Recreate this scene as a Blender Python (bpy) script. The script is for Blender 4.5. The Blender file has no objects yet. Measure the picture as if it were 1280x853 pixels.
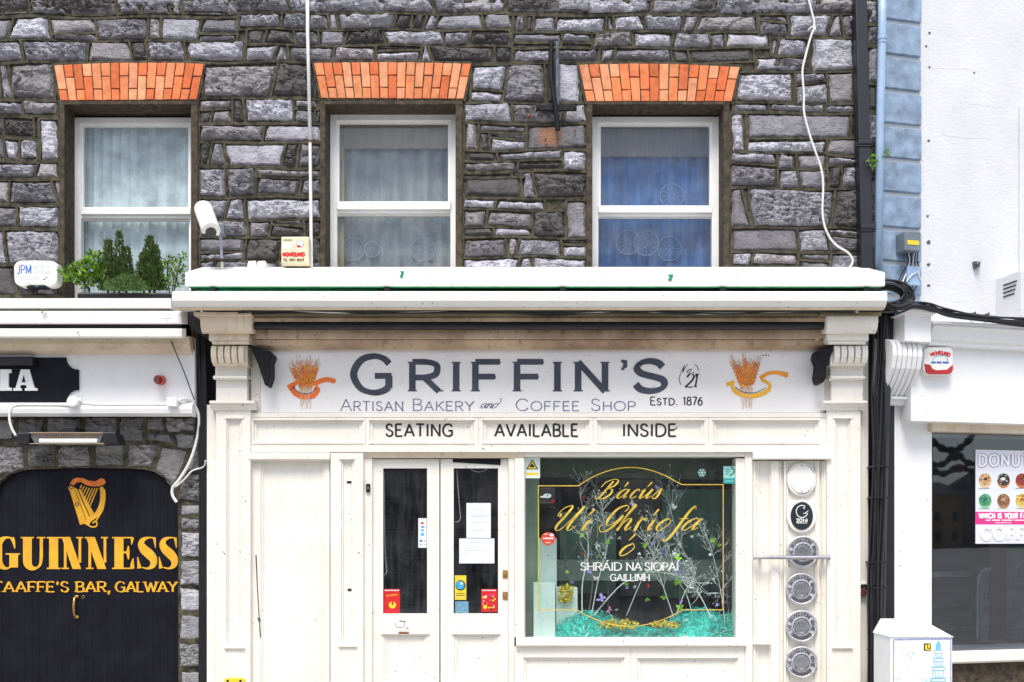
import bpy, bmesh, math, random
import numpy as np
from mathutils import Vector, Matrix, noise
R = math.radians
rng = random.Random(7)
SC = bpy.context.scene
COL = SC.collection

# ---------------------------------------------------------------- camera, sky, sun, exposure
CX, HY, FPX, CAMY, EYE = 640.0, 671.0, 1260.0, -9.0, 1.6
cam = bpy.data.cameras.new('camera')
cam.sensor_width = 36.0
cam.lens = 36.0 * FPX / 1280.0
cam.shift_y = (HY - 426.5) / 1280.0
cam.clip_end = 800
cam_o = bpy.data.objects.new('camera', cam)
cam_o.location = (0, CAMY, EYE)
cam_o.rotation_euler = (R(90), 0, 0)
COL.objects.link(cam_o)
SC.camera = cam_o

SUN_EL, SUN_AZ = R(61), R(192)
world = bpy.data.worlds.new("World")
SC.world = world
world.use_nodes = True
wn = world.node_tree
sky = wn.nodes.new('ShaderNodeTexSky')
sky.sky_type = 'NISHITA'
sky.sun_disc = False
sky.sun_elevation = SUN_EL
sky.sun_rotation = SUN_AZ
sky.dust_density = 2.0
sky.air_density = 1.0
sky.ozone_density = 1.0
hs = wn.nodes.new('ShaderNodeHueSaturation'); hs.inputs['Saturation'].default_value = 0.62   # thin high cloud takes the blue out
wn.links.new(sky.outputs[0], hs.inputs['Color']); wn.links.new(hs.outputs[0], wn.nodes['Background'].inputs[0])
wn.nodes['Background'].inputs[1].default_value = 0.10
sun = bpy.data.lights.new('sun', 'SUN')
sun.energy = 1.5
sun.angle = R(22)
sun.color = (1.0, 0.945, 0.87)
sun_o = bpy.data.objects.new('sun', sun)
sd = Vector((math.sin(SUN_AZ) * math.cos(SUN_EL), math.cos(SUN_AZ) * math.cos(SUN_EL), math.sin(SUN_EL)))
sun_o.rotation_euler = (-sd).to_track_quat('-Z', 'Y').to_euler()
sun_o.location = (0, -20, 30)
COL.objects.link(sun_o)
SC.view_settings.view_transform = 'Standard'
SC.view_settings.look = 'None'
SC.view_settings.exposure = 1.3
SC.view_settings.gamma = 1.0
SC.view_settings.use_curve_mapping = False
SC.render.engine = 'CYCLES'
SC.cycles.use_denoising = True
SC.cycles.max_bounces = 8
SC.cycles.transparent_max_bounces = 24

# ---------------------------------------------------------------- frames: from a photo pixel and a depth to a point
class Frame:
    def __init__(s, ox, oy, ang):
        s.o = (ox, oy); s.a = ang
        s.U = (math.cos(ang), math.sin(ang)); s.N = (-math.sin(ang), math.cos(ang))
        s.M = Matrix.Translation((ox, oy, 0)) @ Matrix.Rotation(ang, 4, 'Z')
    def at(s, px, py, n=0.0):
        dx, dz = (px - CX) / FPX, (HY - py) / FPX
        cx, cy = 0 - s.o[0], CAMY - s.o[1]
        t = (n - (cx * s.N[0] + cy * s.N[1])) / (dx * s.N[0] + s.N[1])
        qx, qy = cx + t * dx, cy + t
        return (qx * s.U[0] + qy * s.U[1], n, EYE + t * dz)
G = Frame(0, 0, 0)
RF = Frame(G.at(1103, 0, 0)[0], 0, R(13))

# ---------------------------------------------------------------- mesh builder
class MB:
    def __init__(s, fr=G):
        s.fr = fr; s.v = []; s.f = []; s.m = []; s.lay = 0
    def at(s, px, py, y): return s.fr.at(px, py, y)
    def add(s, vs, fs, m=0):
        b = len(s.v); s.v.extend(vs)
        for f in fs: s.f.append([b + i for i in f]); s.m.append(m)
    def box3(s, x0, x1, y0, y1, z0, z1, m=0):
        s.add([(x0,y0,z0),(x1,y0,z0),(x1,y1,z0),(x0,y1,z0),(x0,y0,z1),(x1,y0,z1),(x1,y1,z1),(x0,y1,z1)],
              [(0,1,5,4),(1,2,6,5),(2,3,7,6),(3,0,4,7),(4,5,6,7),(3,2,1,0)], m)
    def bx(s, px0, px1, py0, py1, yf, yb, m=0):
        a = s.at(px0, py1, yf); b = s.at(px1, py0, yf)
        z0, z1 = (a[2], b[2]) if s.fr is G else (s.at(1160, py1, yf)[2], s.at(1160, py0, yf)[2])
        s.box3(a[0], b[0], yf, yb, z0, z1, m)
    def prism(s, pts, yf, yb, m=0):
        n = len(pts)
        fv = [s.at(p[0], p[1], yf) for p in pts]
        s.add(fv + [(v[0], yb, v[2]) for v in fv],
              [list(range(n)), list(range(2*n-1, n-1, -1))] + [(i, i+n, (i+1) % n + n, (i+1) % n) for i in range(n)], m)
    def prof(s, px0, px1, pr, m=0, ref=None):
        ref = pr[0][0] if ref is None else ref
        x0 = s.at(px0, 600, ref)[0]; x1 = s.at(px1, 600, ref)[0]
        n = len(pr); pv = [(y, s.at(640 if s.fr is G else 1160, py, y)[2]) for y, py in pr]
        s.add([(x0, y, z) for y, z in pv] + [(x1, y, z) for y, z in pv],
              [list(range(n)), list(range(2*n-1, n-1, -1))] + [(i, i+n, (i+1) % n + n, (i+1) % n) for i in range(n)], m)
    def tube(s, pts, r, n=8, m=0, closed=False):
        pts = [Vector(p) for p in pts]; k = len(pts); rings = []
        up = Vector((0.13, 0.97, 0.21))
        for i, p in enumerate(pts):
            a = pts[(i-1) % k] if (closed or i > 0) else p
            b = pts[(i+1) % k] if (closed or i < k-1) else p
            t = (b - a).normalized()
            e1 = t.cross(up)
            if e1.length < 1e-4: e1 = t.cross(Vector((1,0,0)))
            e1.normalize(); e2 = t.cross(e1)
            rr = r[i] if isinstance(r, (list, tuple)) else r
            rings.append([tuple(p + (e1*math.cos(q) + e2*math.sin(q))*rr) for q in (2*math.pi*j/n for j in range(n))])
        vs = [v for g in rings for v in g]; fs = []
        for i in range(k if closed else k-1):
            for j in range(n):
                a, b = i*n, ((i+1) % k)*n
                fs.append((a+j, a+(j+1) % n, b+(j+1) % n, b+j))
        if not closed: fs += [list(range(n))[::-1], [(k-1)*n + j for j in range(n)]]
        s.add(vs, fs, m)
    def tpx(s, pts, r, n=8, m=0):            # tube through (px, py, depth)
        s.tube([s.at(*p) for p in pts], r, n, m)
    def stroke(s, pts, w, y, t=0.0015, m=0):  # painted ribbon, px space, own slight layer
        s.lay += 1; yy = y - t - 0.00006 * (s.lay % 60)
        n = len(pts); vs = []
        ws = w if isinstance(w, (list, tuple)) else [w]*n
        for i in range(n):
            a = pts[max(0, i-1)]; b = pts[min(n-1, i+1)]
            dx, dy = b[0]-a[0], b[1]-a[1]; L = math.hypot(dx, dy) or 1
            nx, ny = -dy/L*ws[i]/2, dx/L*ws[i]/2
            for (qx, qy, d) in ((pts[i][0]+nx, pts[i][1]+ny, yy), (pts[i][0]-nx, pts[i][1]-ny, yy)):
                vs.append(s.at(qx, qy, d))
        vs += [(v[0], y, v[2]) for v in vs]
        k = 2*n; fs = []
        for i in range(n-1):
            a, b = 2*i, 2*i+2
            fs += [(a, a+1, b+1, b), (a, b, b+k, a+k), (a+1, a+1+k, b+1+k, b+1)]
        fs += [(0, k, k+1, 1), (k-2, k-1, 2*k-1, 2*k-2)]
        s.add(vs, fs, m)
    def disc(s, px, py, rx, ry, yf, yb, m=0, n=24, a0=0, a1=360):
        s.prism([(px + rx*math.cos(R(a0+(a1-a0)*i/n)), py + ry*math.sin(R(a0+(a1-a0)*i/n))) for i in range(n)], yf, yb, m)
    def lathe(s, px, py, rings, n=32, m=0, asp=1.0):   # rings of (radius px, depth): a turned boss facing the street
        vs = []; fs = []
        for r, y in rings:
            for j in range(n):
                q = 2*math.pi*j/n
                vs.append(s.at(px + r*math.cos(q), py + asp*r*math.sin(q), y))
        for i in range(len(rings)-1):
            for j in range(n):
                fs.append((i*n+j, i*n+(j+1) % n, (i+1)*n+(j+1) % n, (i+1)*n+j))
        fs.append([(len(rings)-1)*n + j for j in range(n)])
        s.add(vs, fs, m)
    def mesh(s, name, mats, off=(0,0,0), smooth=False, recalc=True):
        me = bpy.data.meshes.new(name)
        me.from_pydata([(v[0]-off[0], v[1]-off[1], v[2]-off[2]) for v in s.v], [], s.f)
        for mt in (mats if isinstance(mats, (list, tuple)) else [mats]): me.materials.append(mt)
        me.polygons.foreach_set('material_index', s.m)
        if recalc:
            b = bmesh.new(); b.from_mesh(me); bmesh.ops.recalc_face_normals(b, faces=b.faces); b.to_mesh(me); b.free()
        if smooth: me.polygons.foreach_set('use_smooth', [True]*len(me.polygons))
        me.update()
        return me
    def base(s):
        xs = [v[0] for v in s.v]; ys = [v[1] for v in s.v]; zs = [v[2] for v in s.v]
        return ((min(xs)+max(xs))/2, (min(ys)+max(ys))/2, min(zs))

OFF = {}
def mods(o, bevel, smooth):
    if bevel:
        b = o.modifiers.new('bevel', 'BEVEL'); b.width = bevel; b.segments = 2; b.limit_method = 'ANGLE'; b.angle_limit = R(40)
        b.use_clamp_overlap = True
    return o
def tag(o, label, cat, group=None):
    o['label'] = label; o['category'] = cat
    if group: o['group'] = group
    return o
def thing(name, label, cat, loc=(0,0,0), fr=G, group=None):
    o = bpy.data.objects.new(name, None); COL.objects.link(o)
    o.empty_display_size = 0.1
    o.matrix_world = fr.M @ Matrix.Translation(loc)
    OFF[o] = loc
    return tag(o, label, cat, group)
def part(name, mb, mats, parent, bevel=0, smooth=False, label=None, recalc=True, stuff=False):
    off = OFF[parent]
    o = bpy.data.objects.new(name, mb.mesh(name, mats, off, smooth, recalc)); COL.objects.link(o)
    o.parent = parent; OFF[o] = off
    if label: o['label'] = label
    if stuff: o['kind'] = 'stuff'
    return mods(o, bevel, smooth)
def solo(name, mb, mats, label, cat, group=None, bevel=0, smooth=False, recalc=True):
    off = mb.base()
    o = bpy.data.objects.new(name, mb.mesh(name, mats, off, smooth, recalc)); COL.objects.link(o)
    o.matrix_world = mb.fr.M @ Matrix.Translation(off); OFF[o] = off
    tag(o, label, cat, group)
    return mods(o, bevel, smooth)
def struct(name, mb, mats, kind='structure'):
    o = bpy.data.objects.new(name, mb.mesh(name, mats)); COL.objects.link(o); o['kind'] = kind
    return o

# ---------------------------------------------------------------- materials
def nodes(name):
    m = bpy.data.materials.new(name); m.use_nodes = True
    nt = m.node_tree; return m, nt, nt.nodes['Principled BSDF']
def N(nt, typ, **kw):
    n = nt.nodes.new(typ)
    for k, v in kw.items():
        if k.startswith('i_'): n.inputs[k[2:].replace('_', ' ')].default_value = v
        else: setattr(n, k, v)
    return n
def ramp(nt, fac, stops):
    r = nt.nodes.new('ShaderNodeValToRGB'); e = r.color_ramp.elements
    while len(e) < len(stops): e.new(0.5)
    for x, (p, c) in zip(e, stops):
        x.position = p; x.color = (c, c, c, 1) if not isinstance(c, tuple) else (*c, 1)
    nt.links.new(fac, r.inputs[0]); return r.outputs[0]
def mixc(nt, fac, a, b, mode='MIX'):
    x = nt.nodes.new('ShaderNodeMix'); x.data_type = 'RGBA'; x.blend_type = mode
    for sock, val in ((x.inputs[0], fac), (x.inputs[6], a), (x.inputs[7], b)):
        if isinstance(val, tuple): sock.default_value = (*val, 1)
        elif isinstance(val, (int, float)): sock.default_value = val
        else: nt.links.new(val, sock)
    return x.outputs[2]
def noise_n(nt, scale, detail=3, stretch=None, rough=0.55, coord='Object', dist=0.0):
    tc = nt.nodes.new('ShaderNodeTexCoord'); out = tc.outputs[coord]
    if stretch:
        mp = nt.nodes.new('ShaderNodeMapping'); mp.inputs['Scale'].default_value = stretch
        nt.links.new(out, mp.inputs[0]); out = mp.outputs[0]
    n = N(nt, 'ShaderNodeTexNoise'); n.inputs['Scale'].default_value = scale; n.inputs['Detail'].default_value = detail
    n.inputs['Roughness'].default_value = rough; n.inputs['Distortion'].default_value = dist
    nt.links.new(out, n.inputs['Vector']); return n.outputs[0]
def bump(nt, p, h, strength, dist):
    b = N(nt, 'ShaderNodeBump'); b.inputs['Strength'].default_value = strength; b.inputs['Distance'].default_value = dist
    nt.links.new(h, b.inputs['Height'])
    if p.inputs['Normal'].is_linked: nt.links.new(p.inputs['Normal'].links[0].from_socket, b.inputs['Normal'])
    nt.links.new(b.outputs[0], p.inputs['Normal'])
def plain(name, c, rough=0.5, metal=0.0, vary=0.12, scale=8.0, bmp=0.0, bscale=120.0, spec=0.5):
    m, nt, p = nodes(name)
    n = noise_n(nt, scale, 4)
    d = tuple(x*(1-vary*1.5) for x in c); l = tuple(min(1, x*(1+vary)) for x in c)
    nt.links.new(ramp(nt, n, [(0.3, d), (0.7, l)]), p.inputs['Base Color'])
    p.inputs['Roughness'].default_value = rough; p.inputs['Metallic'].default_value = metal
    p.inputs['Specular IOR Level'].default_value = spec
    if bmp: bump(nt, p, noise_n(nt, bscale, 4), bmp, 0.004)
    return m
def paint(name, hi, lo, stain, chips=0.5, chipc=(0.05,0.045,0.04), stain_amt=0.16, rough=0.5):
    m, nt, p = nodes(name)
    c = ramp(nt, noise_n(nt, 2.3, 4), [(0.35, lo), (0.65, hi)])
    st = ramp(nt, noise_n(nt, 1.0, 6, (19, 19, 2.6), 0.7), [(0.55, 0.0), (0.85, stain_amt)])
    c = mixc(nt, st, c, stain)
    sm = ramp(nt, noise_n(nt, 9, 6, None, 0.7), [(0.56, 0.0), (0.78, stain_amt)])
    c = mixc(nt, sm, c, stain)
    if chips:
        a = ramp(nt, noise_n(nt, 38, 5, (1.0, 1.0, 0.7), 0.62), [(0.70-0.03*chips, 0.0), (0.715-0.03*chips, 1.0)])
        k = ramp(nt, noise_n(nt, 2.7, 3), [(0.46, 0.0), (0.56, 1.0)])
        mm = N(nt, 'ShaderNodeMath', operation='MULTIPLY'); nt.links.new(a, mm.inputs[0]); nt.links.new(k, mm.inputs[1])
        c = mixc(nt, mm.outputs[0], c, chipc)
        inv = N(nt, 'ShaderNodeMath', operation='SUBTRACT'); inv.inputs[0].default_value = 1; nt.links.new(mm.outputs[0], inv.inputs[1])
        bump(nt, p, inv.outputs[0], 0.5, 0.002)
    bump(nt, p, noise_n(nt, 1.0, 5, (160, 160, 14)), 0.12, 0.002)
    nt.links.new(c, p.inputs['Base Color']); p.inputs['Roughness'].default_value = rough
    return m
def glass(name, tint=(0.93,0.96,0.95), mir=0.03, dust=0.03, dust_haze_c=(0.5,0.52,0.55)):
    m = bpy.data.materials.new(name); m.use_nodes = True; nt = m.node_tree; nt.nodes.clear()
    o = N(nt, 'ShaderNodeOutputMaterial'); mx = N(nt, 'ShaderNodeMixShader')
    tr = N(nt, 'ShaderNodeBsdfTransparent'); tr.inputs[0].default_value = (*tint, 1)
    gl = N(nt, 'ShaderNodeBsdfGlossy'); gl.inputs['Roughness'].default_value = 0.015; gl.inputs[0].default_value = (0.95,0.97,1,1)
    lw = N(nt, 'ShaderNodeLayerWeight'); lw.inputs[0].default_value = 0.5
    pw = N(nt, 'ShaderNodeMath', operation='POWER'); pw.inputs[1].default_value = 5.0; nt.links.new(lw.outputs['Facing'], pw.inputs[0])
    ad = N(nt, 'ShaderNodeMath', operation='MULTIPLY_ADD'); ad.inputs[1].default_value = 0.9; ad.inputs[2].default_value = mir; nt.links.new(pw.outputs[0], ad.inputs[0])
    bp = N(nt, 'ShaderNodeBump'); bp.inputs['Strength'].default_value = 0.03; bp.inputs['Distance'].default_value = 0.01
    nt.links.new(noise_n(nt, 2.5, 1), bp.inputs['Height']); nt.links.new(bp.outputs[0], gl.inputs['Normal'])
    df = N(nt, 'ShaderNodeBsdfDiffuse'); df.inputs[0].default_value = (*dust_haze_c, 1); md = N(nt, 'ShaderNodeMixShader')  # thin dust film, also standing in for hazy reflections on the upper panes
    dn = mixc(nt, 0.5, ramp(nt, noise_n(nt, 5, 5, None, 0.65), [(0.35, 0.0), (0.75, dust*2)]), ramp(nt, noise_n(nt, 1.0, 4, (30, 30, 3), 0.6), [(0.4, 0.0), (0.75, dust*2)]))
    nt.links.new(dn, md.inputs[0]); nt.links.new(tr.outputs[0], md.inputs[1]); nt.links.new(df.outputs[0], md.inputs[2])
    nt.links.new(ad.outputs[0], mx.inputs[0]); nt.links.new(md.outputs[0], mx.inputs[1]); nt.links.new(gl.outputs[0], mx.inputs[2])
    nt.links.new(mx.outputs[0], o.inputs[0]); return m
def attr_mat(name, fn, rough=0.6, spec=0.5):
    m, nt, p = nodes(name)
    a = N(nt, 'ShaderNodeAttribute', attribute_name='tone')
    nt.links.new(fn(nt, a, p), p.inputs['Base Color']); p.inputs['Roughness'].default_value = rough
    p.inputs['Specular IOR Level'].default_value = spec
    return m
def stone_fn(nt, a, p):
    c = mixc(nt, 1.0, a.outputs['Color'], ramp(nt, noise_n(nt, 7, 6, None, 0.65), [(0.3, (0.62,0.61,0.66)), (0.5, (0.98,0.97,1.02)), (0.72, (1.35,1.34,1.42))]), 'MULTIPLY')
    c = mixc(nt, ramp(nt, noise_n(nt, 3.2, 6, None, 0.7), [(0.57, 0.0), (0.72, 0.7)]), c, (0.075, 0.065, 0.058))
    c = mixc(nt, ramp(nt, noise_n(nt, 28, 5, (0.7, 1, 1.6), 0.7), [(0.56, 0.0), (0.68, 0.85)]), c, (0.03, 0.028, 0.03))
    c = mixc(nt, ramp(nt, noise_n(nt, 14, 5, None, 0.7), [(0.66, 0.0), (0.78, 0.7)]), c, (0.5, 0.5, 0.53))
    tc = nt.nodes.new('ShaderNodeTexCoord'); vd = N(nt, 'ShaderNodeVectorMath', operation='DISTANCE'); vd.inputs[1].default_value = (0.335, -0.03, 5.165)
    nt.links.new(tc.outputs['Object'], vd.inputs[0]); ad = N(nt, 'ShaderNodeMath', operation='MULTIPLY_ADD'); ad.inputs[1].default_value = 0.22; nt.links.new(noise_n(nt, 22, 5, None, 0.7), ad.inputs[0]); nt.links.new(vd.outputs['Value'], ad.inputs[2])
    c = mixc(nt, ramp(nt, ad.outputs[0], [(0.16, 0.85), (0.26, 0.0)]), c, (0.36, 0.15, 0.06))
    bump(nt, p, noise_n(nt, 42, 7, (0.8, 1, 1.5), 0.68), 1.0, 0.028)
    bump(nt, p, noise_n(nt, 160, 4), 0.5, 0.004)
    return c
def brick_fn(nt, a, p):
    c = mixc(nt, 1.0, a.outputs['Color'], ramp(nt, noise_n(nt, 18, 5), [(0.3, (0.75,0.7,0.68)), (0.7, (1.15,1.15,1.15))]), 'MULTIPLY')
    c = mixc(nt, ramp(nt, noise_n(nt, 40, 5, None, 0.7), [(0.62, 0.0), (0.75, 0.45)]), c, (0.75, 0.4, 0.25))
    c = mixc(nt, ramp(nt, noise_n(nt, 6, 6, None, 0.7), [(0.56, 0.0), (0.76, 0.6)]), c, (0.22, 0.085, 0.045))
    bump(nt, p, noise_n(nt, 140, 4), 0.4, 0.003)
    return c
M = {}
M['stone'] = attr_mat('limestone', stone_fn, 0.42, 0.6)
M['mortar'] = plain('mortar', (0.072, 0.063, 0.040), 0.9, vary=0.55, scale=16, bmp=0.8, bscale=90)
M['brick'] = attr_mat('orange_brick', brick_fn, 0.75, 0.3)
M['brown'] = plain('brown_render', (0.062, 0.046, 0.028), 0.85, vary=0.5, scale=22, bmp=0.7, bscale=150)
M['cream'] = paint('cream_paint', (0.83,0.80,0.735), (0.78,0.745,0.675), (0.42,0.35,0.26), 1.15, stain_amt=0.30)
M['creamclean'] = paint('cream_gloss_paint', (0.83,0.82,0.785), (0.79,0.775,0.735), (0.50,0.45,0.36), 1.2, stain_amt=0.18)
M['signwhite'] = paint('sign_board_paint', (0.83,0.815,0.80), (0.78,0.765,0.755), (0.52,0.48,0.43), 0.5, stain_amt=0.25)
M['dirt_warmlit'] = paint('weathered_warmlit_tan', (0.56,0.42,0.29), (0.30,0.20,0.12), (0.07,0.045,0.025), 1.0, stain_amt=0.9)  # tan mixes real dirt with warm light from below, put into the colour
M['soiled_warmlit'] = paint('soiled_warmlit_cream', (0.76,0.67,0.53), (0.62,0.50,0.36), (0.20,0.14,0.08), 0.8, stain_amt=0.55)  # cream carries both grime and the warm glow of undersides in its colour
M['moss'] = paint('mossy_ledge', (0.22,0.19,0.10), (0.11,0.10,0.05), (0.10,0.14,0.03), 1.2, stain_amt=0.8)
M['wall'] = paint('white_masonry_paint', (0.685,0.69,0.705), (0.625,0.635,0.66), (0.45,0.46,0.49), 0.2, stain_amt=0.34, rough=0.7)
bump(M['wall'].node_tree, M['wall'].node_tree.nodes['Principled BSDF'], noise_n(M['wall'].node_tree, 1.0, 4, (16,16,34), 0.7), 0.45, 0.010)
M['whitewood'] = paint('white_fascia_paint', (0.84,0.84,0.835), (0.795,0.795,0.80), (0.55,0.54,0.53), 0.5, stain_amt=0.22)
M['blue'] = plain('blue_masonry_paint', (0.235, 0.325, 0.445), 0.65, vary=0.25, scale=9, bmp=0.8, bscale=60)
M['bluepipe'] = plain('pale_blue_pipe', (0.32, 0.45, 0.63), 0.4, vary=0.12, scale=5)
M['upvc'] = plain('white_window_frame', (0.86, 0.86, 0.84), 0.35, vary=0.03)
M['navy'] = plain('black_gloss_paint', (0.006, 0.006, 0.0125), 0.55, vary=0.4, scale=5, spec=0.2)
M['black'] = plain('black_plastic', (0.012, 0.012, 0.016), 0.4, vary=0.3)
M['iron'] = plain('black_iron', (0.008, 0.008, 0.011), 0.6, vary=0.5, scale=20, bmp=0.4, spec=0.25)
M['rust'] = plain('rust', (0.22, 0.075, 0.025), 0.85, vary=0.5, scale=40, bmp=0.5)
M['pipe'] = plain('dark_grey_pipe', (0.013, 0.014, 0.021), 0.4, vary=0.2)
M['cable'] = plain('black_cable', (0.014, 0.014, 0.018), 0.45, vary=0.3)
M['cablew'] = plain('white_cable', (0.75, 0.75, 0.72), 0.5, vary=0.08)
M['greyplastic'] = plain('grey_plastic', (0.16, 0.2, 0.23), 0.45, vary=0.15)
M['whiteplastic'] = plain('white_plastic', (0.8, 0.8, 0.77), 0.4, vary=0.06)
M['oldplastic'] = plain('yellowed_plastic', (0.74, 0.66, 0.46), 0.45, vary=0.1)
M['red'] = plain('red_plastic', (0.42, 0.015, 0.018), 0.3, vary=0.15)
M['glass'] = glass('window_glass', mir=0.045, dust=0.02)
M['glassup'] = glass('upper_window_glass', (0.95,0.97,0.98), 0.02, 0.055)
M['glassdk'] = glass('door_glass', (0.80,0.81,0.83), 0.05, 0.03)
M['canvas'] = plain('green_canvas', (0.035, 0.36, 0.16), 0.8, vary=0.3, scale=14)
M['gold'] = plain('gold_leaf', (0.80, 0.58, 0.09), 0.35, 0.3, vary=0.2, scale=14)
M['yellowp'] = plain('golden_yellow_paint', (0.80, 0.405, 0.02), 0.5, vary=0.12, scale=12)
M['orangep'] = plain('orange_paint', (0.80, 0.20, 0.02), 0.5, vary=0.2, scale=20)
M['slate'] = plain('slate_blue_lettering', (0.050, 0.060, 0.085), 0.5, vary=0.25, scale=5)
M['thinblue'] = plain('thin_blue_lettering', (0.13, 0.145, 0.26), 0.6, vary=0.2)
M['ink'] = plain('black_lettering', (0.012, 0.012, 0.016), 0.5, vary=0.2)
M['whitep'] = plain('white_lettering', (0.82, 0.82, 0.80), 0.5, vary=0.04)
M['bluep'] = plain('blue_lettering', (0.03, 0.14, 0.48), 0.5, vary=0.15)
M['faint'] = plain('faded_lettering', (0.62, 0.65, 0.70), 0.5, vary=0.06)
M['redp'] = plain('red_print', (0.62, 0.02, 0.02), 0.4, vary=0.1)
M['pinkp'] = plain('pink_print', (0.75, 0.03, 0.25), 0.4, vary=0.08)
M['paper'] = plain('white_paper', (0.70, 0.745, 0.79), 0.7, vary=0.03)
M['greyp'] = plain('grey_print', (0.45, 0.47, 0.5), 0.7, vary=0.1)
M['skyp'] = plain('sky_blue_print', (0.05, 0.38, 0.70), 0.5, vary=0.3, scale=30)
M['tealp'] = plain('teal_print', (0.03, 0.32, 0.33), 0.5, vary=0.15)
M['yelp'] = plain('yellow_print', (0.82, 0.62, 0.03), 0.5, vary=0.1)
M['pewter'] = plain('pewter', (0.50, 0.505, 0.54), 0.42, 0.3, vary=0.3, scale=60, bmp=0.3, bscale=200)
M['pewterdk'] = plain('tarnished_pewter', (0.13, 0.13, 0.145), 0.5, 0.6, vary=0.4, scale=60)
M['steel'] = plain('brushed_steel', (0.42, 0.43, 0.46), 0.3, 0.9, vary=0.15)
M['brass'] = plain('tarnished_brass', (0.48, 0.30, 0.09), 0.4, 0.7, vary=0.35, scale=60)
M['room'] = plain('dark_room', (0.06, 0.062, 0.075), 0.9, vary=0.3, scale=3)
M['slats'] = plain('dark_boards', (0.15, 0.135, 0.135), 0.8, vary=0.3, scale=6)
M['floor'] = plain('interior_floor', (0.05, 0.045, 0.04), 0.6)
M['leafL'] = plain('bright_leaf', (0.21, 0.40, 0.03), 0.5, vary=0.6, scale=25)
M['leafD'] = plain('conifer_needles', (0.105, 0.155, 0.032), 0.6, vary=0.7, scale=30)
M['leafH'] = plain('heather_green', (0.12, 0.25, 0.06), 0.6, vary=0.6, scale=40)
M['bark'] = plain('bark', (0.06, 0.04, 0.025), 0.85, vary=0.4, scale=30)
M['twig'] = plain('white_painted_twig', (0.78, 0.82, 0.80), 0.7, vary=0.2, scale=20)
M['twigdk'] = plain('bare_twig', (0.19, 0.19, 0.12), 0.8, vary=0.3, scale=20)
M['teal'] = plain('shredded_teal_paper', (0.02, 0.76, 0.60), 0.6, vary=0.5, scale=30)
M['lilac'] = plain('lilac_paper', (0.36, 0.28, 0.66), 0.6, vary=0.12)
M['lime'] = plain('lime_paper', (0.32, 0.68, 0.03), 0.6, vary=0.12)
M['pale'] = plain('white_card', (0.70, 0.80, 0.80), 0.7, vary=0.05)
M['stand'] = plain('pale_mint_board', (0.62, 0.76, 0.73), 0.7, vary=0.06)
M['pave'] = plain('concrete_paving', (0.40, 0.39, 0.37), 0.85, vary=0.25, scale=3, bmp=0.4)
M['road'] = plain('street_paving', (0.33, 0.32, 0.31), 0.85, vary=0.25, scale=4, bmp=0.5)
M['tile'] = plain('sage_tiles', (0.17, 0.19, 0.14), 0.35, vary=0.15)
M['wood'] = plain('brown_panel', (0.09, 0.035, 0.02), 0.5, vary=0.25)
M['marble'] = plain('pale_marble', (0.55, 0.55, 0.57), 0.3, vary=0.3, scale=6)
M['ochre'] = plain('ochre_wall', (0.32, 0.20, 0.07), 0.8)
M['greywall'] = plain('grey_wall', (0.16, 0.17, 0.19), 0.8)
M['roof'] = plain('slate_roof', (0.05, 0.05, 0.06), 0.7)

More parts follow.
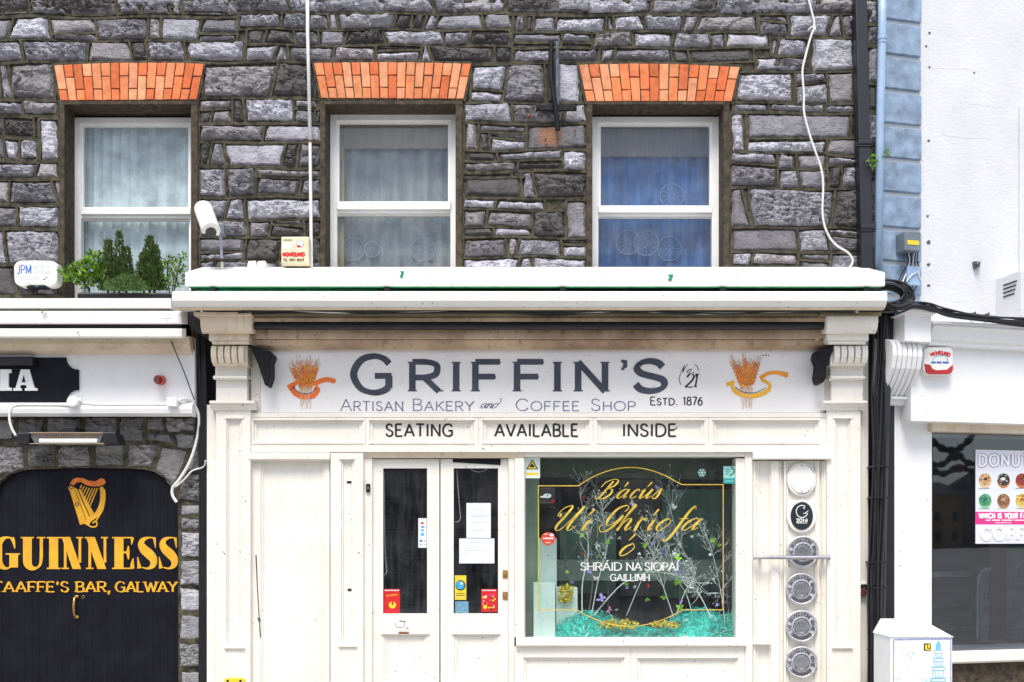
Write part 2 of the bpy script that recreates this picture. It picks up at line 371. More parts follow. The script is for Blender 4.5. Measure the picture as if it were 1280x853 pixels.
# ---------------------------------------------------------------- lettering: stroke skeletons in a unit box
def sm(pts, n=6, closed=False):
    out = []; k = len(pts)
    for i in range(k if closed else k-1):
        p0 = pts[(i-1) % k] if (closed or i > 0) else pts[i]
        p1 = pts[i]; p2 = pts[(i+1) % k]
        p3 = pts[(i+2) % k] if (closed or i < k-2) else p2
        for j in range(n):
            t = j/n
            out.append(tuple(0.5*(2*b + (c-a)*t + (2*a-5*b+4*c-d)*t*t + (-a+3*b-3*c+d)*t**3) for a, b, c, d in zip(p0, p1, p2, p3)))
    out.append(tuple(pts[0] if closed else pts[-1]))
    return out
def Ls(*s): return [list(q) for q in s]
OO = [(.5,1),(.85,.87),(1,.5),(.85,.13),(.5,0),(.15,.13),(0,.5),(.15,.87)]
GL = {
 'A': (.80, Ls([(0,0),(.5,1)],[(.5,1),(1,0)],[(.2,.34),(.8,.34)])),
 'B': (.66, Ls([(.08,0),(.08,1)]) + [sm([(.08,1),(.55,.99),(.86,.89),(.88,.73),(.8,.6),(.5,.53),(.08,.53)]), sm([(.45,.53),(.82,.46),(.97,.27),(.85,.07),(.55,.01),(.08,0)])]),
 'C': (.84, [sm([(.95,.78),(.8,.93),(.52,1),(.2,.88),(.02,.5),(.2,.12),(.52,0),(.8,.07),(.97,.24)])]),
 'D': (.80, Ls([(.06,0),(.06,1)]) + [sm([(.06,1),(.5,.99),(.85,.83),(.98,.5),(.85,.17),(.5,.01),(.06,0)])]),
 'E': (.60, Ls([(.08,0),(.08,1)],[(.08,1),(.95,1)],[(.08,.52),(.8,.52)],[(.08,0),(1,0)])),
 'F': (.58, Ls([(.08,0),(.08,1)],[(.08,1),(1,1)],[(.08,.5),(.82,.5)])),
 'G': (.86, [sm([(.93,.79),(.78,.94),(.52,1),(.2,.88),(.02,.5),(.2,.12),(.52,0),(.78,.05),(.92,.16)])] + Ls([(.92,.12),(.92,.46)],[(.56,.46),(.99,.46)])),
 'H': (.76, Ls([(.08,0),(.08,1)],[(.92,0),(.92,1)],[(.08,.52),(.92,.52)])),
 'I': (.20, Ls([(.5,0),(.5,1)])),
 'J': (.42, [sm([(.85,1),(.85,.3),(.7,.05),(.4,0),(.05,.1)])]),
 'K': (.70, Ls([(.08,0),(.08,1)],[(.95,1),(.08,.42)],[(.34,.6),(1,0)])),
 'L': (.56, Ls([(.08,0),(.08,1)],[(.08,0),(1,0)])),
 'M': (.95, Ls([(.06,0),(.1,1)],[(.1,1),(.5,.1)],[(.5,.1),(.9,1)],[(.9,1),(.94,0)])),
 'N': (.80, Ls([(.08,0),(.08,1)],[(.08,1),(.92,0)],[(.92,0),(.92,1)])),
 'O': (.92, [sm(OO, closed=True)]),
 'P': (.62, Ls([(.08,0),(.08,1)]) + [sm([(.08,1),(.6,.99),(.94,.88),(.98,.73),(.9,.55),(.6,.46),(.08,.45)])]),
 'R': (.70, Ls([(.08,0),(.08,1)]) + [sm([(.08,1),(.6,.99),(.88,.9),(.92,.74),(.85,.57),(.55,.48),(.08,.47)])] + Ls([(.48,.47),(.98,0)])),
 'S': (.60, [sm([(.88,.8),(.74,.94),(.48,1),(.2,.93),(.08,.75),(.22,.59),(.55,.49),(.86,.39),(.94,.22),(.8,.06),(.5,0),(.2,.06),(.04,.23)])]),
 'T': (.66, Ls([(.5,0),(.5,1)],[(0,1),(1,1)])),
 'U': (.76, [sm([(.08,1),(.08,.4),(.17,.11),(.5,0),(.83,.11),(.92,.4),(.92,1)])]),
 'V': (.78, Ls([(0,1),(.5,0)],[(.5,0),(1,1)])),
 'W': (1.1, Ls([(0,1),(.27,0)],[(.27,0),(.5,.9)],[(.5,.9),(.73,0)],[(.73,0),(1,1)])),
 'Y': (.74, Ls([(0,1),(.5,.48)],[(.5,.48),(1,1)],[(.5,.48),(.5,0)])),
 '0': (.62, [sm(OO, closed=True)]), '1': (.34, Ls([(.62,0),(.62,1)],[(.62,1),(.15,.8)])),
 '2': (.60, [sm([(.08,.74),(.25,.94),(.5,1),(.8,.92),(.9,.72),(.68,.42),(.04,0)])] + Ls([(.04,0),(.98,0)])),
 '4': (.64, Ls([(.72,0),(.72,1)],[(.72,1),(.02,.28)],[(.02,.28),(1,.28)])),
 '5': (.60, Ls([(.85,1),(.2,1)],[(.2,1),(.13,.55)]) + [sm([(.13,.55),(.5,.64),(.85,.5),(.92,.3),(.75,.06),(.45,0),(.06,.12)])]),
 '6': (.60, [sm([(.82,.95),(.45,.84),(.14,.5),(.08,.26),(.25,.04),(.5,0),(.8,.07),(.93,.3),(.8,.52),(.5,.59),(.2,.48),(.09,.3)])]),
 '7': (.58, Ls([(0,1),(.98,1)],[(.98,1),(.35,0)])),
 '8': (.60, [sm([(.5,1),(.82,.9),(.82,.65),(.5,.53),(.18,.65),(.18,.9)], closed=True), sm([(.5,.53),(.9,.42),(.92,.12),(.5,0),(.08,.12),(.1,.42)], closed=True)]),
 '9': (.60, [sm([(.18,.05),(.55,.16),(.86,.5),(.92,.74),(.75,.96),(.5,1),(.2,.93),(.07,.7),(.2,.48),(.5,.41),(.8,.52),(.91,.7)])]),
 "'": (.22, Ls([(.6,1),(.35,.7)])), '.': (.18, Ls([(.5,.0),(.5,.12)])), ',': (.22, Ls([(.6,.12),(.55,-.04)],[(.55,-.04),(.1,-.24)])),
 '(': (.26, [sm([(.9,1.05),(.3,.8),(.1,.5),(.3,.2),(.9,-.05)])]), ')': (.26, [sm([(.1,1.05),(.7,.8),(.9,.5),(.7,.2),(.1,-.05)])]),
 ' ': (.40, []),
}
def put(mb, ch, x0, x1, y0, y1, y, thick, thin=None, nib=18, serif=0.0, st=None, slant=0.0, m=0):
    """one letter in the pixel box x0..x1, y0 (top)..y1 (baseline)"""
    acc = ch in 'ÁÍÓ'
    if acc: ch = {'Á':'A','Í':'I','Ó':'O'}[ch]
    thin = thick if thin is None else thin
    H = y1 - y0; h = thick/2*0.75
    def X(p): return (x0 + (x1-x0)*p[0] + slant*H*p[1], y1 - H*p[1])
    ss = list(GL[ch][1])
    for s in ss:
        q = [X(p) for p in s]
        ws = []
        for i in range(len(q)):
            a = q[max(0,i-1)]; b = q[min(len(q)-1,i+1)]
            th = math.atan2(-(b[1]-a[1]), b[0]-a[0])
            ws.append(thin + (thick-thin)*abs(math.sin(th + R(nib))))
        mb.stroke(q, ws, y, m=m)
        if serif:
            for i, j in ((0, 1), (-1, -2)):
                (ex, ey), (fx, fy) = q[i], q[j]
                if len(s) == 2 and abs(fy-ey) > 0.3*H and (abs(ey-y0) < 1e-3 or abs(ey-y1) < 1e-3):
                    if ch in 'AVWMY' and s[i] in ((.5,1),(.5,0),(.27,0),(.73,0),(.5,.1),(.5,.48)): continue
                    t = st or thin
                    dy = t/2 if abs(ey-y0) < 1e-3 else -t/2
                    mb.stroke([(ex-ws[0]/2-serif, ey+dy), (ex+ws[0]/2+serif, ey+dy)], t, y, m=m)
                elif len(s) == 2 and abs(fx-ex) > abs(fy-ey)*3 and s[i][0] > 0.7 and ch in 'EFLTZ' or (len(s) == 2 and ch == 'T' and s[i] == (0,1)):
                    t = st or thin
                    mb.stroke([(ex, ey-serif*.6 if ey > y0+2 else ey-t/2), (ex, ey+serif*1.1 if ey < y1-1 else ey+t/2)], t, y, m=m)
    if acc: mb.stroke([X((.5,1.12)), X((.5+.22*H/max(1,(x1-x0)),1.34))], thick*.8, y, m=m)
def text(mb, s, x0, x1, y0, y1, y, thick, thin=None, gap=.16, small=None, **k):
    """a run of capitals fitted between x0 and x1; small = height share of all but the first letter of a word"""
    W = []; first = True
    for ch in s:
        b = {'Á':'A','Í':'I','Ó':'O'}.get(ch, ch)
        sc = 1 if (small is None or first or not ch.isalpha()) else small
        first = ch == ' '
        W.append((ch, GL[b][0]*sc, sc))
    tot = sum(w for _, w, _ in W) + gap*(len(W)-1)
    f = (x1-x0)/tot; x = x0
    for ch, w, sc in W:
        if ch != ' ': put(mb, ch, x, x+w*f, y1-(y1-y0)*sc, y1, y, thick, thin, **k)
        x += (w+gap)*f
def ringtext(mb, s, cx, cy, r, a0, a1, h, y, w, m=0):
    """letters round a circle, angles in degrees clockwise from the left"""
    n = len(s)
    for i, ch in enumerate(s):
        if ch == ' ': continue
        a = R(a0 + (a1-a0)*(i+.5)/n); gw = GL[ch][0]*h*.8
        for st in GL[ch][1]:
            q = []
            for p in st[::2] + ([st[-1]] if len(st) % 2 == 0 else []):
                u = (p[0]-.5)*gw; rr = r + p[1]*h
                q.append((cx - math.cos(a)*rr + math.sin(a)*u, cy - math.sin(a)*rr - math.cos(a)*u))
            mb.stroke(q, w, y, m=m)
# slanted pointed-pen script, x-height 1
def SC_(*a): return [sm(list(q)) for q in a]
SCR = {
 'a': (1.0, SC_([(.82,.85),(.55,1),(.2,.75),(.08,.3),(.25,.02),(.55,.25),(.85,.95)], [(.9,1),(.8,.35),(.85,.05),(1.1,.25)])),
 'c': (.8, SC_([(.75,.75),(.6,1),(.25,.8),(.08,.3),(.3,0),(.75,.3)])),
 'u': (1.05, SC_([(.0,.75),(.2,1),(.2,.35),(.3,.02),(.6,.3),(.85,1)], [(.88,1),(.8,.3),(.9,.02),(1.15,.3)])),
 's': (.7, SC_([(.0,.2),(.45,1.1),(.55,.6),(.5,.1),(.2,0),(.05,.18)])),
 'i': (.5, SC_([(.1,.85),(.18,1.0),(.13,.35),(.2,.02),(.42,.22)])),
 'h': (1.0, SC_([(.0,.3),(.3,1.6),(.38,2.05),(.25,1.95),(.12,1),(.05,0)], [(.07,.4),(.4,.95),(.65,.9),(.6,.3),(.72,.02),(1.0,.3)])),
 'r': (.75, SC_([(0,.6),(.22,1.1),(.2,.8),(.1,0)], [(.17,.5),(.42,.95),(.75,.98),(.72,.82)])),
 'o': (.85, SC_([(.5,1),(.18,.75),(.08,.3),(.28,0),(.6,.2),(.75,.65),(.5,1)])),
 'f': (.7, SC_([(.85,1.75),(.65,2.0),(.42,1.5),(.25,.4),(.05,-.6),(-.25,-.85),(-.4,-.6)], [(-.05,.98),(.7,.98)])),
 'n': (1.0, SC_([(0,.7),(.2,1),(.15,.5),(.1,0)], [(.14,.5),(.45,.98),(.68,.88),(.62,.3),(.74,.02),(1.0,.3)])),
 'd': (1.0, SC_([(.7,.8),(.45,1),(.12,.7),(.05,.25),(.25,0),(.6,.3),(.85,1.2),(.8,1.9),(.45,2.0)])),
 'B': (1.3, SC_([(.75,1.85),(.55,.9),(.35,.1),(.05,.0),(-.15,.35)], [(-.1,1.2),(.1,1.75),(.7,2.05),(1.2,1.9),(1.15,1.4),(.7,1.08),(1.15,.95),(1.25,.45),(.9,.05),(.5,.0),(.35,.3)])),
 'U': (1.5, SC_([(-.1,1.4),(.0,1.15),(-.25,1.3),(-.1,1.85),(.4,2.0),(.35,1.2),(.2,.4),(.4,.02),(.75,.3),(1.2,1.95)], [(1.25,2.0),(1.1,.9),(1.08,.2),(1.3,.02),(1.6,.4)])),
 'G': (1.6, SC_([(1.15,1.55),(1.3,1.85),(1.0,2.05),(.4,1.75),(.1,.9),(.3,.45),(.75,.6),(1.15,1.2)], [(1.2,1.25),(1.0,.6),(.6,.05),(.1,-.1),(-.25,.25),(-.15,.5)])),
 'N': (1.2, SC_([(.0,0),(.3,1.0),(.45,2)], [(.45,2),(.75,0)], [(.75,0),(1.0,1.2),(1.35,2.05)])),
}
def script(mb, s, x, base, xh, y, thick, thin, slant=.55, adv=1.0, m=0):
    for ch in s:
        acc = ch in 'áúíó'; b = {'á':'a','ú':'u','í':'i','ó':'o'}.get(ch, ch)
        if ch == ' ': x += xh*.6; continue
        w, ss = SCR[b]
        X = lambda p: (x + xh*(p[0]*.82 + slant*p[1]*.8), base - xh*p[1])
        for st in ss:
            q = [X(p) for p in st]; ws = []
            for i in range(len(q)):
                a = q[max(0,i-1)]; c = q[min(len(q)-1,i+1)]
                dx, dy = c[0]-a[0], -(c[1]-a[1]); L = math.hypot(dx, dy) or 1
                # heavy where the pen runs along the slant
                t = abs(dx*.42 + dy*.91)/L
                down = dy < 0
                ws.append(thin + (thick-thin)*(t**3 if down else 0.12*t))
            k = len(ws)
            ws = [sum(ws[max(0,i-2):i+3])/len(ws[max(0,i-2):i+3]) for i in range(k)]
            mb.stroke(q, ws, y, m=m)
        if acc: mb.stroke([X((.45,1.3)), X((.55,1.85))], thick*.6, y, m=m)
        x += xh*w*.82*adv
    return x

def script_at(mb, ch, xa, xb, base, xh, y, thick, thin, slant=.6, m=0):
    """one script letter whose inked width runs from xa to xb"""
    acc = ch in 'áúíó'; b = {'á':'a','ú':'u','í':'i','ó':'o'}.get(ch, ch)
    ss = [[(p[0] + slant*p[1], p[1]) for p in st] for st in SCR[b][1]]
    lo = min(p[0] for st in ss for p in st); hi = max(p[0] for st in ss for p in st)
    f = (xb-xa)/(hi-lo); X = lambda p: (xa + (p[0]-lo)*f, base - xh*p[1])
    for st in ss:
        q = [X(p) for p in st]; ws = []
        for i in range(len(q)):
            p0 = q[max(0,i-1)]; p1 = q[min(len(q)-1,i+1)]
            dx, dy = p1[0]-p0[0], -(p1[1]-p0[1]); L = math.hypot(dx, dy) or 1
            t = abs(dx*.42 + dy*.91)/L
            ws.append(thin + (thick-thin)*(t**3 if dy < 0 else 0.12*t))
        ws = [sum(ws[max(0,i-2):i+3])/len(ws[max(0,i-2):i+3]) for i in range(len(ws))]
        mb.stroke(q, ws, y, m=m)
    if acc:
        ax = (lo+hi)/2 + .12; mb.stroke([X((ax+.0, 1.25)), X((ax+.22, 1.5)), X((ax+.42, 1.75))], [thick*.35, thick*.6, thick*.7], y, m=m)
# ---------------------------------------------------------------- ground
g = MB(); g.box3(-150, 150, -4.0, 30, -0.4, 0.0); struct('pavement', g, M['pave'])
g = MB(); g.box3(-150, 150, -4.18, -4.003, -0.4, -0.004); struct('kerb', g, M['pave'])
g = MB(); g.box3(-300, 300, -300, -4.183, -0.5, -0.13); struct('road', g, M['road'])

# ---------------------------------------------------------------- stone masonry
def stones(mb, quads, tones, y0=0.0, rough=0.7, relief=1.0, seed=1, step=0.0105, strap=0.0):
    r = random.Random(seed)
    if strap:      # raised ribbon pointing along every joint
        def wq(x, y): return (x + 2.2*noise.noise(Vector((x/70, y/40, 3))) + .8*noise.noise(Vector((x/9, y/9, 5))), y + 3.2*noise.noise(Vector((x/75, y/60, 9))) + .7*noise.noise(Vector((x/9, y/9, 7))))
        for q in quads:
            s8 = strap*.8
            A, B, C_, D = (q[0][0]-strap, q[0][1]-s8), (q[1][0]+strap, q[1][1]-s8), (q[2][0]+strap, q[2][1]+s8), (q[3][0]-strap, q[3][1]+s8)
            for (p, s_) in ((A, B), (D, C_), (A, D), (B, C_)):
                n = max(2, int((abs(s_[0]-p[0]) + abs(s_[1]-p[1]))/5))
                mb.stroke([wq(p[0]+(s_[0]-p[0])*i/n, p[1]+(s_[1]-p[1])*i/n) for i in range(n+1)], [r.uniform(2.3, 3.3) for i in range(n+1)], .014, .013 + r.uniform(0, .004), 1)
        mb.tone += [(.1,.1,.1,1)]*(len(mb.v) - len(mb.tone))
    for q in quads:
        big = min(1.0, (q[1][0]-q[0][0])/45.0)
        def wp(p):
            f = 1.0 if relief >= 1 else 0.0
            return G.at(p[0] + r.uniform(-2, 2)*(.6+.6*big) + f*2.2*noise.noise(Vector((p[0]/70, p[1]/40, 3))), p[1] + r.uniform(-1.6, 1.6)*(.7+.6*big) + f*3.2*noise.noise(Vector((p[0]/75, p[1]/60, 9))), y0)
        tl, tr, br, bl = [Vector(wp(p)) for p in q]
        w = ((tr-tl).length + (br-bl).length)/2; h = ((tl-bl).length + (tr-br).length)/2
        nu, nv = max(4, int(w/step)), max(4, int(h/step))
        sd = Vector((r.uniform(0,90), r.uniform(0,90), r.uniform(0,90)))
        isr = r.random() < rough
        amp = (r.uniform(.032, .052) if isr else r.uniform(.004, .009))*relief
        bulge = (r.uniform(.012, .028) if isr else r.uniform(.006, .012))*relief
        tiltx, tilty = r.uniform(-.012, .012), r.uniform(-.016, .006)
        fr = r.uniform(5, 17)
        tone = r.choice(tones); jit = r.uniform(.72, 1.22)
        c = tuple(min(1, t*jit) for t in tone) + (1,)
        b0 = len(mb.v)
        for j in range(nv+1):
            for i in range(nu+1):
                u, v = i/nu, j/nv
                p = tl.lerp(tr, u).lerp(bl.lerp(br, u), v)
                e = min(min(u, 1-u)*w, min(v, 1-v)*h)
                k = min(1, (e + .010*noise.noise(Vector((p.x*17, p.z*17, sd.z))))/0.026); k = max(0, k); k = k*k*(3-2*k)
                wob = noise.noise(Vector((p.x*11, p.z*11, sd.x)))*.016*(1-k) + noise.noise(Vector((p.x*34, p.z*34, sd.y)))*.006*(1-k)
                q3 = Vector((p.x*fr, p.z*fr*1.7, 0)) + sd
                h1 = noise.fractal(q3, .9, 2.1, 4)
                if isr:
                    q4 = Vector((p.x*fr*1.1 + h1*.35, p.z*fr*1.9 + h1*.25, 0)) + sd
                    ds, ps = noise.voronoi(q4)
                    cp = ps[0]; tv = noise.cell_vector(cp*7.3)
                    d = q4 - cp
                    fac = (tv.x*d.x + tv.y*d.y)*.9 + tv.z*.45 + (ds[1]-ds[0])*.35
                    hh = fac*.72 + h1*.42 + abs(noise.noise(q3*2.7))*.35
                else:
                    hh = h1*.6 + noise.noise(q3*3)*.15
                y = y0 + .016 - k*(.020 + bulge*min(1, e/.07) + amp*hh + tiltx*(u-.5) + tilty*(v-.5))
                mb.v.append((p.x + wob, y, p.z + wob*.7)); mb.tone.append(c)
        n1 = nu+1
        for j in range(nv):
            for i in range(nu):
                a = b0 + j*n1 + i
                mb.f.append([a, a+n1, a+n1+1, a+1]); mb.m.append(0)
def tone_pad(mb, c=(.1,.1,.1,1)):
    mb.tone += [c]*(len(mb.v) - len(mb.tone))
def set_tone(o, mb):
    a = o.data.color_attributes.new('tone', 'FLOAT_COLOR', 'POINT')
    a.data.foreach_set('color', [x for c in mb.tone for x in c])
def courses(rows, gap=2.3):
    out = []; r = random.Random(31)
    for (y0, y1, xs) in rows:
        h = y1 - y0
        sl = [0 if (i in (0, len(xs)-1) or h < 12) else r.uniform(-.13, .13)*h for i in range(len(xs))]
        for i, (a, b) in enumerate(zip(xs[:-1], xs[1:])):
            if b - a < 6: continue
            cells = [(a+sl[i], b+sl[i+1], b-sl[i+1], a-sl[i], y0, y0, y1, y1)]
            if h > 19 and b-a > 30 and r.random() < .22:      # a thin slab laid over or under
                k = r.choice([.32, .66]); t = r.uniform(-.08, .08); ml, mr = y0 + h*(k-t), y0 + h*(k+t)
                xl, xr = a+sl[i]*(1-2*k), b+sl[i+1]*(1-2*k)
                cells = [(a+sl[i], b+sl[i+1], xr, xl, y0, y0, mr, ml), (xl, xr, b-sl[i+1], a-sl[i], ml, mr, y1, y1)]
            elif h > 14 and b-a > 58 and r.random() < .35:    # a small filler stone at one end
                m = a + (b-a)*r.choice([.2, .8]); s_ = r.uniform(-.2, .2)*h
                cells = [(a+sl[i], m+s_, m-s_, a-sl[i], y0, y0, y1, y1), (m+s_, b+sl[i+1], b-sl[i+1], m-s_, y0, y0, y1, y1)]
            for (tlx, trx, brx, blx, tly, try_, bry, bly) in cells:
                g = gap*.8
                out.append(((tlx+gap, tly+g), (trx-gap, try_+g), (brx-gap, bry-g), (blx+gap, bly-g)))
    return out
rows = [
 # the band over the lintels, left to right
 (0,21,[-38,0,36,85,147,176,212,228,281,300]), (22,51,[-20,13,63,120,185,201,250,296]), (51,78,[-34,27,110,163,184,232,305]),
 (0,16,[302,320,358,390,446,488,540,563,632]), (16,37,[298,352,384,411,422,493,514,531,603,641]), (37,57,[307,331,368,398,433,480,555,588,637]), (57,78,[307,345,418,470,527,538,618,640]),
 (0,19,[634,733,797,816,856,897,931]), (19,40,[641,657,667,695,757,767,803,854,946]), (40,60,[640,702,740,790,841,889,907,962]), (60,78,[642,690,749,768,840,862,942]),
 (0,17,[933,951,1014,1069]), (17,46,[948,986,1037,1053,1070]), (47,71,[964,972,1012]), (47,91,[1014,1069]), (72,90,[944,972,1012]),
 # left of the first window
 (79,124,[-60,0,69]), (126,144,[-30,30,74]), (146,170,[-20,4,43]), (172,199,[-12,6,24,46]), (147,200,[49,74]), (202,223,[-25,45,74]), (225,254,[-20,11,68,76]),
 (256,285,[-30,21,74]), (287,331,[-20,6,74]), (332,370,[-30,20,48,74]), (371,388,[-30,30,74]),
 # between first and second
 (79,122,[254,343,393]), (123,137,[248,289]), (137,155,[248,264,290]), (123,155,[290,366]), (124,136,[366,398]), (137,155,[366,392,402]), (156,178,[248,330,402]),
 (179,208,[248,263,282,373,402]), (209,246,[248,282,319]), (210,221,[319,402]), (222,244,[319,376,402]), (247,275,[248,283,402]), (275,297,[248,310,338,380,402]),
 (297,326,[248,307,351,402]), (326,346,[248,268,312,346,402]),
 # between second and third
 (80,129,[589,632,694,727]), (129,154,[579,640,706,734]), (155,188,[579,597]), (155,165,[597,658]), (166,188,[597,612,660]), (155,188,[659,734]), (188,201,[579,622,704]), (201,214,[579,648,703]), (189,215,[703,734]),
 (215,222,[579,640,663]), (221,248,[578,652]), (215,248,[652,734]), (249,263,[578,619,681]), (263,285,[578,608,666]), (285,297,[578,617,666]), (263,297,[666,707]), (250,297,[707,734]),
 (297,321,[578,634,702,734]), (321,346,[578,666,734]),
 # right of the third
 (80,90,[944,1012]), (90,128,[920,993]), (91,129,[994,1035,1068]), (129,141,[916,961,1032]), (130,142,[1032,1070]), (142,173,[934,1064]), (142,190,[913,933]), (173,191,[934,1034]), (173,207,[1034,1073]),
 (191,236,[913,972]), (191,211,[972,996,1034]), (207,236,[1034,1052,1073]), (211,236,[972,998,1034]), (236,285,[913,934,939,1041,1076]), (285,315,[913,998,1036,1077]), (315,333,[913,940,997]), (333,347,[913,960,997]), (316,347,[998,1037,1077]),
 # the narrow strip beyond the downpipe
 (0,28,[1084,1100]), (30,56,[1084,1100]), (58,104,[1084,1100]), (106,140,[1084,1100]), (142,180,[1085,1100]), (182,220,[1086,1100]), (222,270,[1088,1100]), (272,310,[1090,1100]), (312,346,[1092,1100]),
]
rr_ = random.Random(3)
for yy in range(-70, 0, 22):
    xs = [-60]
    while xs[-1] < 1040: xs.append(xs[-1] + rr_.uniform(25, 90))
    rows.append((yy, yy+21, xs + [1100]))
yy = -70
while yy < 385:
    h = rr_.uniform(20, 40); xs = [-430]
    while xs[-1] < -100: xs.append(xs[-1] + rr_.uniform(30, 90))
    rows.append((yy, yy+h, xs + [-36])); yy += h
tones = [(.33,.33,.355), (.44,.44,.475), (.52,.525,.56), (.24,.235,.245), (.56,.56,.60), (.38,.36,.36)]
dark = [(.095,.087,.083), (.12,.115,.12)]

WINS = [ # opening left, right at the wall face, lintel (top l, top r, bottom l, bottom r, y)
 dict(o=(80,239), band=(74,247), lint=((67,82),(160,78.5),(255,80),(246,125),(75,126))),
 dict(o=(406,570), band=(400,578), lint=((392,79),(490,78),(589,80),(580,124),(401,123))),
 dict(o=(740,905), band=(733,912), lint=((723,81),(820,80),(925,84),(915,127),(733,127))),
]
building = thing('stone_building', 'dark grey stone upper storey with three orange brick lintels and white sash windows', 'building', (0,0,0))
wall = MB(); wall.tone = []
TOPZ = -75
stones(wall, [q for q in courses(rows)], tones + dark[:1], 0.0, .80, 1.0, 11, strap=2.3)
# mortar bed between the stones, cut round the three openings
xs = [-430, 80, 239, 406, 570, 740, 905, 1100]
def mort(px0, px1, py0, py1):
    wall.bx(px0, px1, py0, py1, 0.014, 0.6, 1)
for i in range(0, 7, 2): mort(xs[i], xs[i+1], TOPZ, 392)
for w in WINS:
    a, b = w['o']; mort(a, b, TOPZ, 130)
tone_pad(wall)
o = part('wall', wall, [M['stone'], M['mortar']], building, recalc=False); set_tone(o, wall)
o.data.polygons.foreach_set('use_smooth', [False]*len(o.data.polygons))

def lintel(w, n, seed):
    (tl, tm, tr, br, bl) = w['lint']; r = random.Random(seed)
    mb = MB(); mb.tone = []
    mb.prism([(tl[0]-3, tl[1]-3), (tm[0], tm[1]-3), (tr[0]+3, tr[1]-3), (br[0]+2, br[1]+3), (bl[0]-2, bl[1]+3)], -0.016, 0.01, 1)
    tone_pad(mb)
    def top(t):
        return ((tl[0]+(tr[0]-tl[0])*t), (1-t)**2*tl[1] + 2*t*(1-t)*(2*tm[1]-(tl[1]+tr[1])/2) + t*t*tr[1])
    def bot(t): return (bl[0]+(br[0]-bl[0])*t, bl[1]+(br[1]-bl[1])*t)
    def L(a, b, k): return (a[0]+(b[0]-a[0])*k, a[1]+(b[1]-a[1])*k)
    for i in range(n):
        t0, t1 = (i+.055)/n, (i+.945)/n
        cut = .35 if (i + seed) % 2 else .69
        for k0, k1 in ((0, cut-.015), (cut+.015, .985)):
            q = [L(top(t0), bot(t0), k0), L(top(t1), bot(t1), k0), L(top(t1), bot(t1), k1), L(top(t0), bot(t0), k1)]
            q = [(p[0]+r.uniform(-.3,.3), p[1]+r.uniform(-.3,.3)) for p in q]
            mb.prism(q, -0.026 - r.uniform(0,.004), 0.0, 0)
            base = r.choice([(.78,.25,.10), (.75,.205,.075), (.80,.30,.135), (.66,.155,.05), (.80,.33,.165)])
            j = r.uniform(.85, 1.1)
            tone_pad(mb, tuple(x*j for x in base) + (1,))
    o = part('brick_lintel', mb, [M['brick'], M['mortar']], building, bevel=.003); set_tone(o, mb)
for i, (w, n) in enumerate(zip(WINS, (16, 17, 16))):
    lintel(w, n, i)
    a, b = w['o']; c, d = w['band']
    mb = MB()   # brown rendered margin round the opening and its reveal
    mb.bx(c, a+.6, 128, 392, -0.020, 0.3); mb.bx(b-.6, d, 128, 392, -0.020, 0.3); mb.bx(c, d, 126, 131, -0.022, 0.3)
    part('window_margin', mb, M['brown'], building, bevel=.006)

def upper_window(w, top, up, rail, low, bot, left, right, mat):
    fr = MB(); YF = .19
    a, b = left, right
    fr.bx(a, up[0]-3, top, 400, YF, YF+.08); fr.bx(up[2]+3, b, top, 400, YF, YF+.08); fr.bx(up[0]-3.4, up[2]+3.4, top, up[1]-3, YF+.003, YF+.08)
    fr.bx(up[0]-3.2, up[2]+3.2, rail[0], rail[1]-5, YF-.018, YF+.08)
    fr.bx(up[0]-3, up[2]+3, rail[1]-4.7, rail[1], YF+.006, YF+.08)
    s = YF+.02   # sash bars
    fr.bx(up[0]-3, up[0], up[1]-3, rail[0], s, s+.05); fr.bx(up[2], up[2]+3, up[1]-3, rail[0], s, s+.05); fr.bx(up[0], up[2], up[1]-3, up[1], s+.002, s+.05)
    fr.bx(low[0]-3, low[0], rail[1], bot, s+.012, s+.05); fr.bx(low[2], low[2]+3, rail[1], bot, s+.012, s+.05); fr.bx(low[0], low[2], rail[1], low[1], s+.015, s+.05)
    f = part('window', fr, M['upvc'], building, bevel=.004)
    OFF[f] = (0,0,0)
    p = MB(); p.bx(up[0], up[2], up[1], rail[0], s+.03, s+.034); p.bx(low[0], low[2], low[1], bot, s+.035, s+.039)
    part('pane', p, mat, f)
    sl = MB(); sl.bx(a-10, b+6, 389, 396, -.06, .25)
    part('sill', sl, M['cream'], f, bevel=.004)
    rm = MB()   # room behind
    rm.bx(a-40, b+40, 60, 420, 1.6, 1.7); rm.bx(a-42, a-40, 60, 420, .45, 1.6); rm.bx(b+40, b+42, 60, 420, .45, 1.6); rm.bx(a-42, b+42, 56, 60, .45, 1.7); rm.bx(a-42, b+42, 420, 424, .45, 1.7)
    part('room', rm, M['room'], f)
upper_window(WINS[0], 147, (104,158,235), (259,273), (100,276,236), 396, 91, 249, M['glassup'])
upper_window(WINS[1], 143, (424,154,560), (252,267), (420,270,566), 396, 412.5, 575, M['glassup'])
upper_window(WINS[2], 146, (751,157,887), (257,271), (745,273,891), 396, 739, 900, M['glassup'])

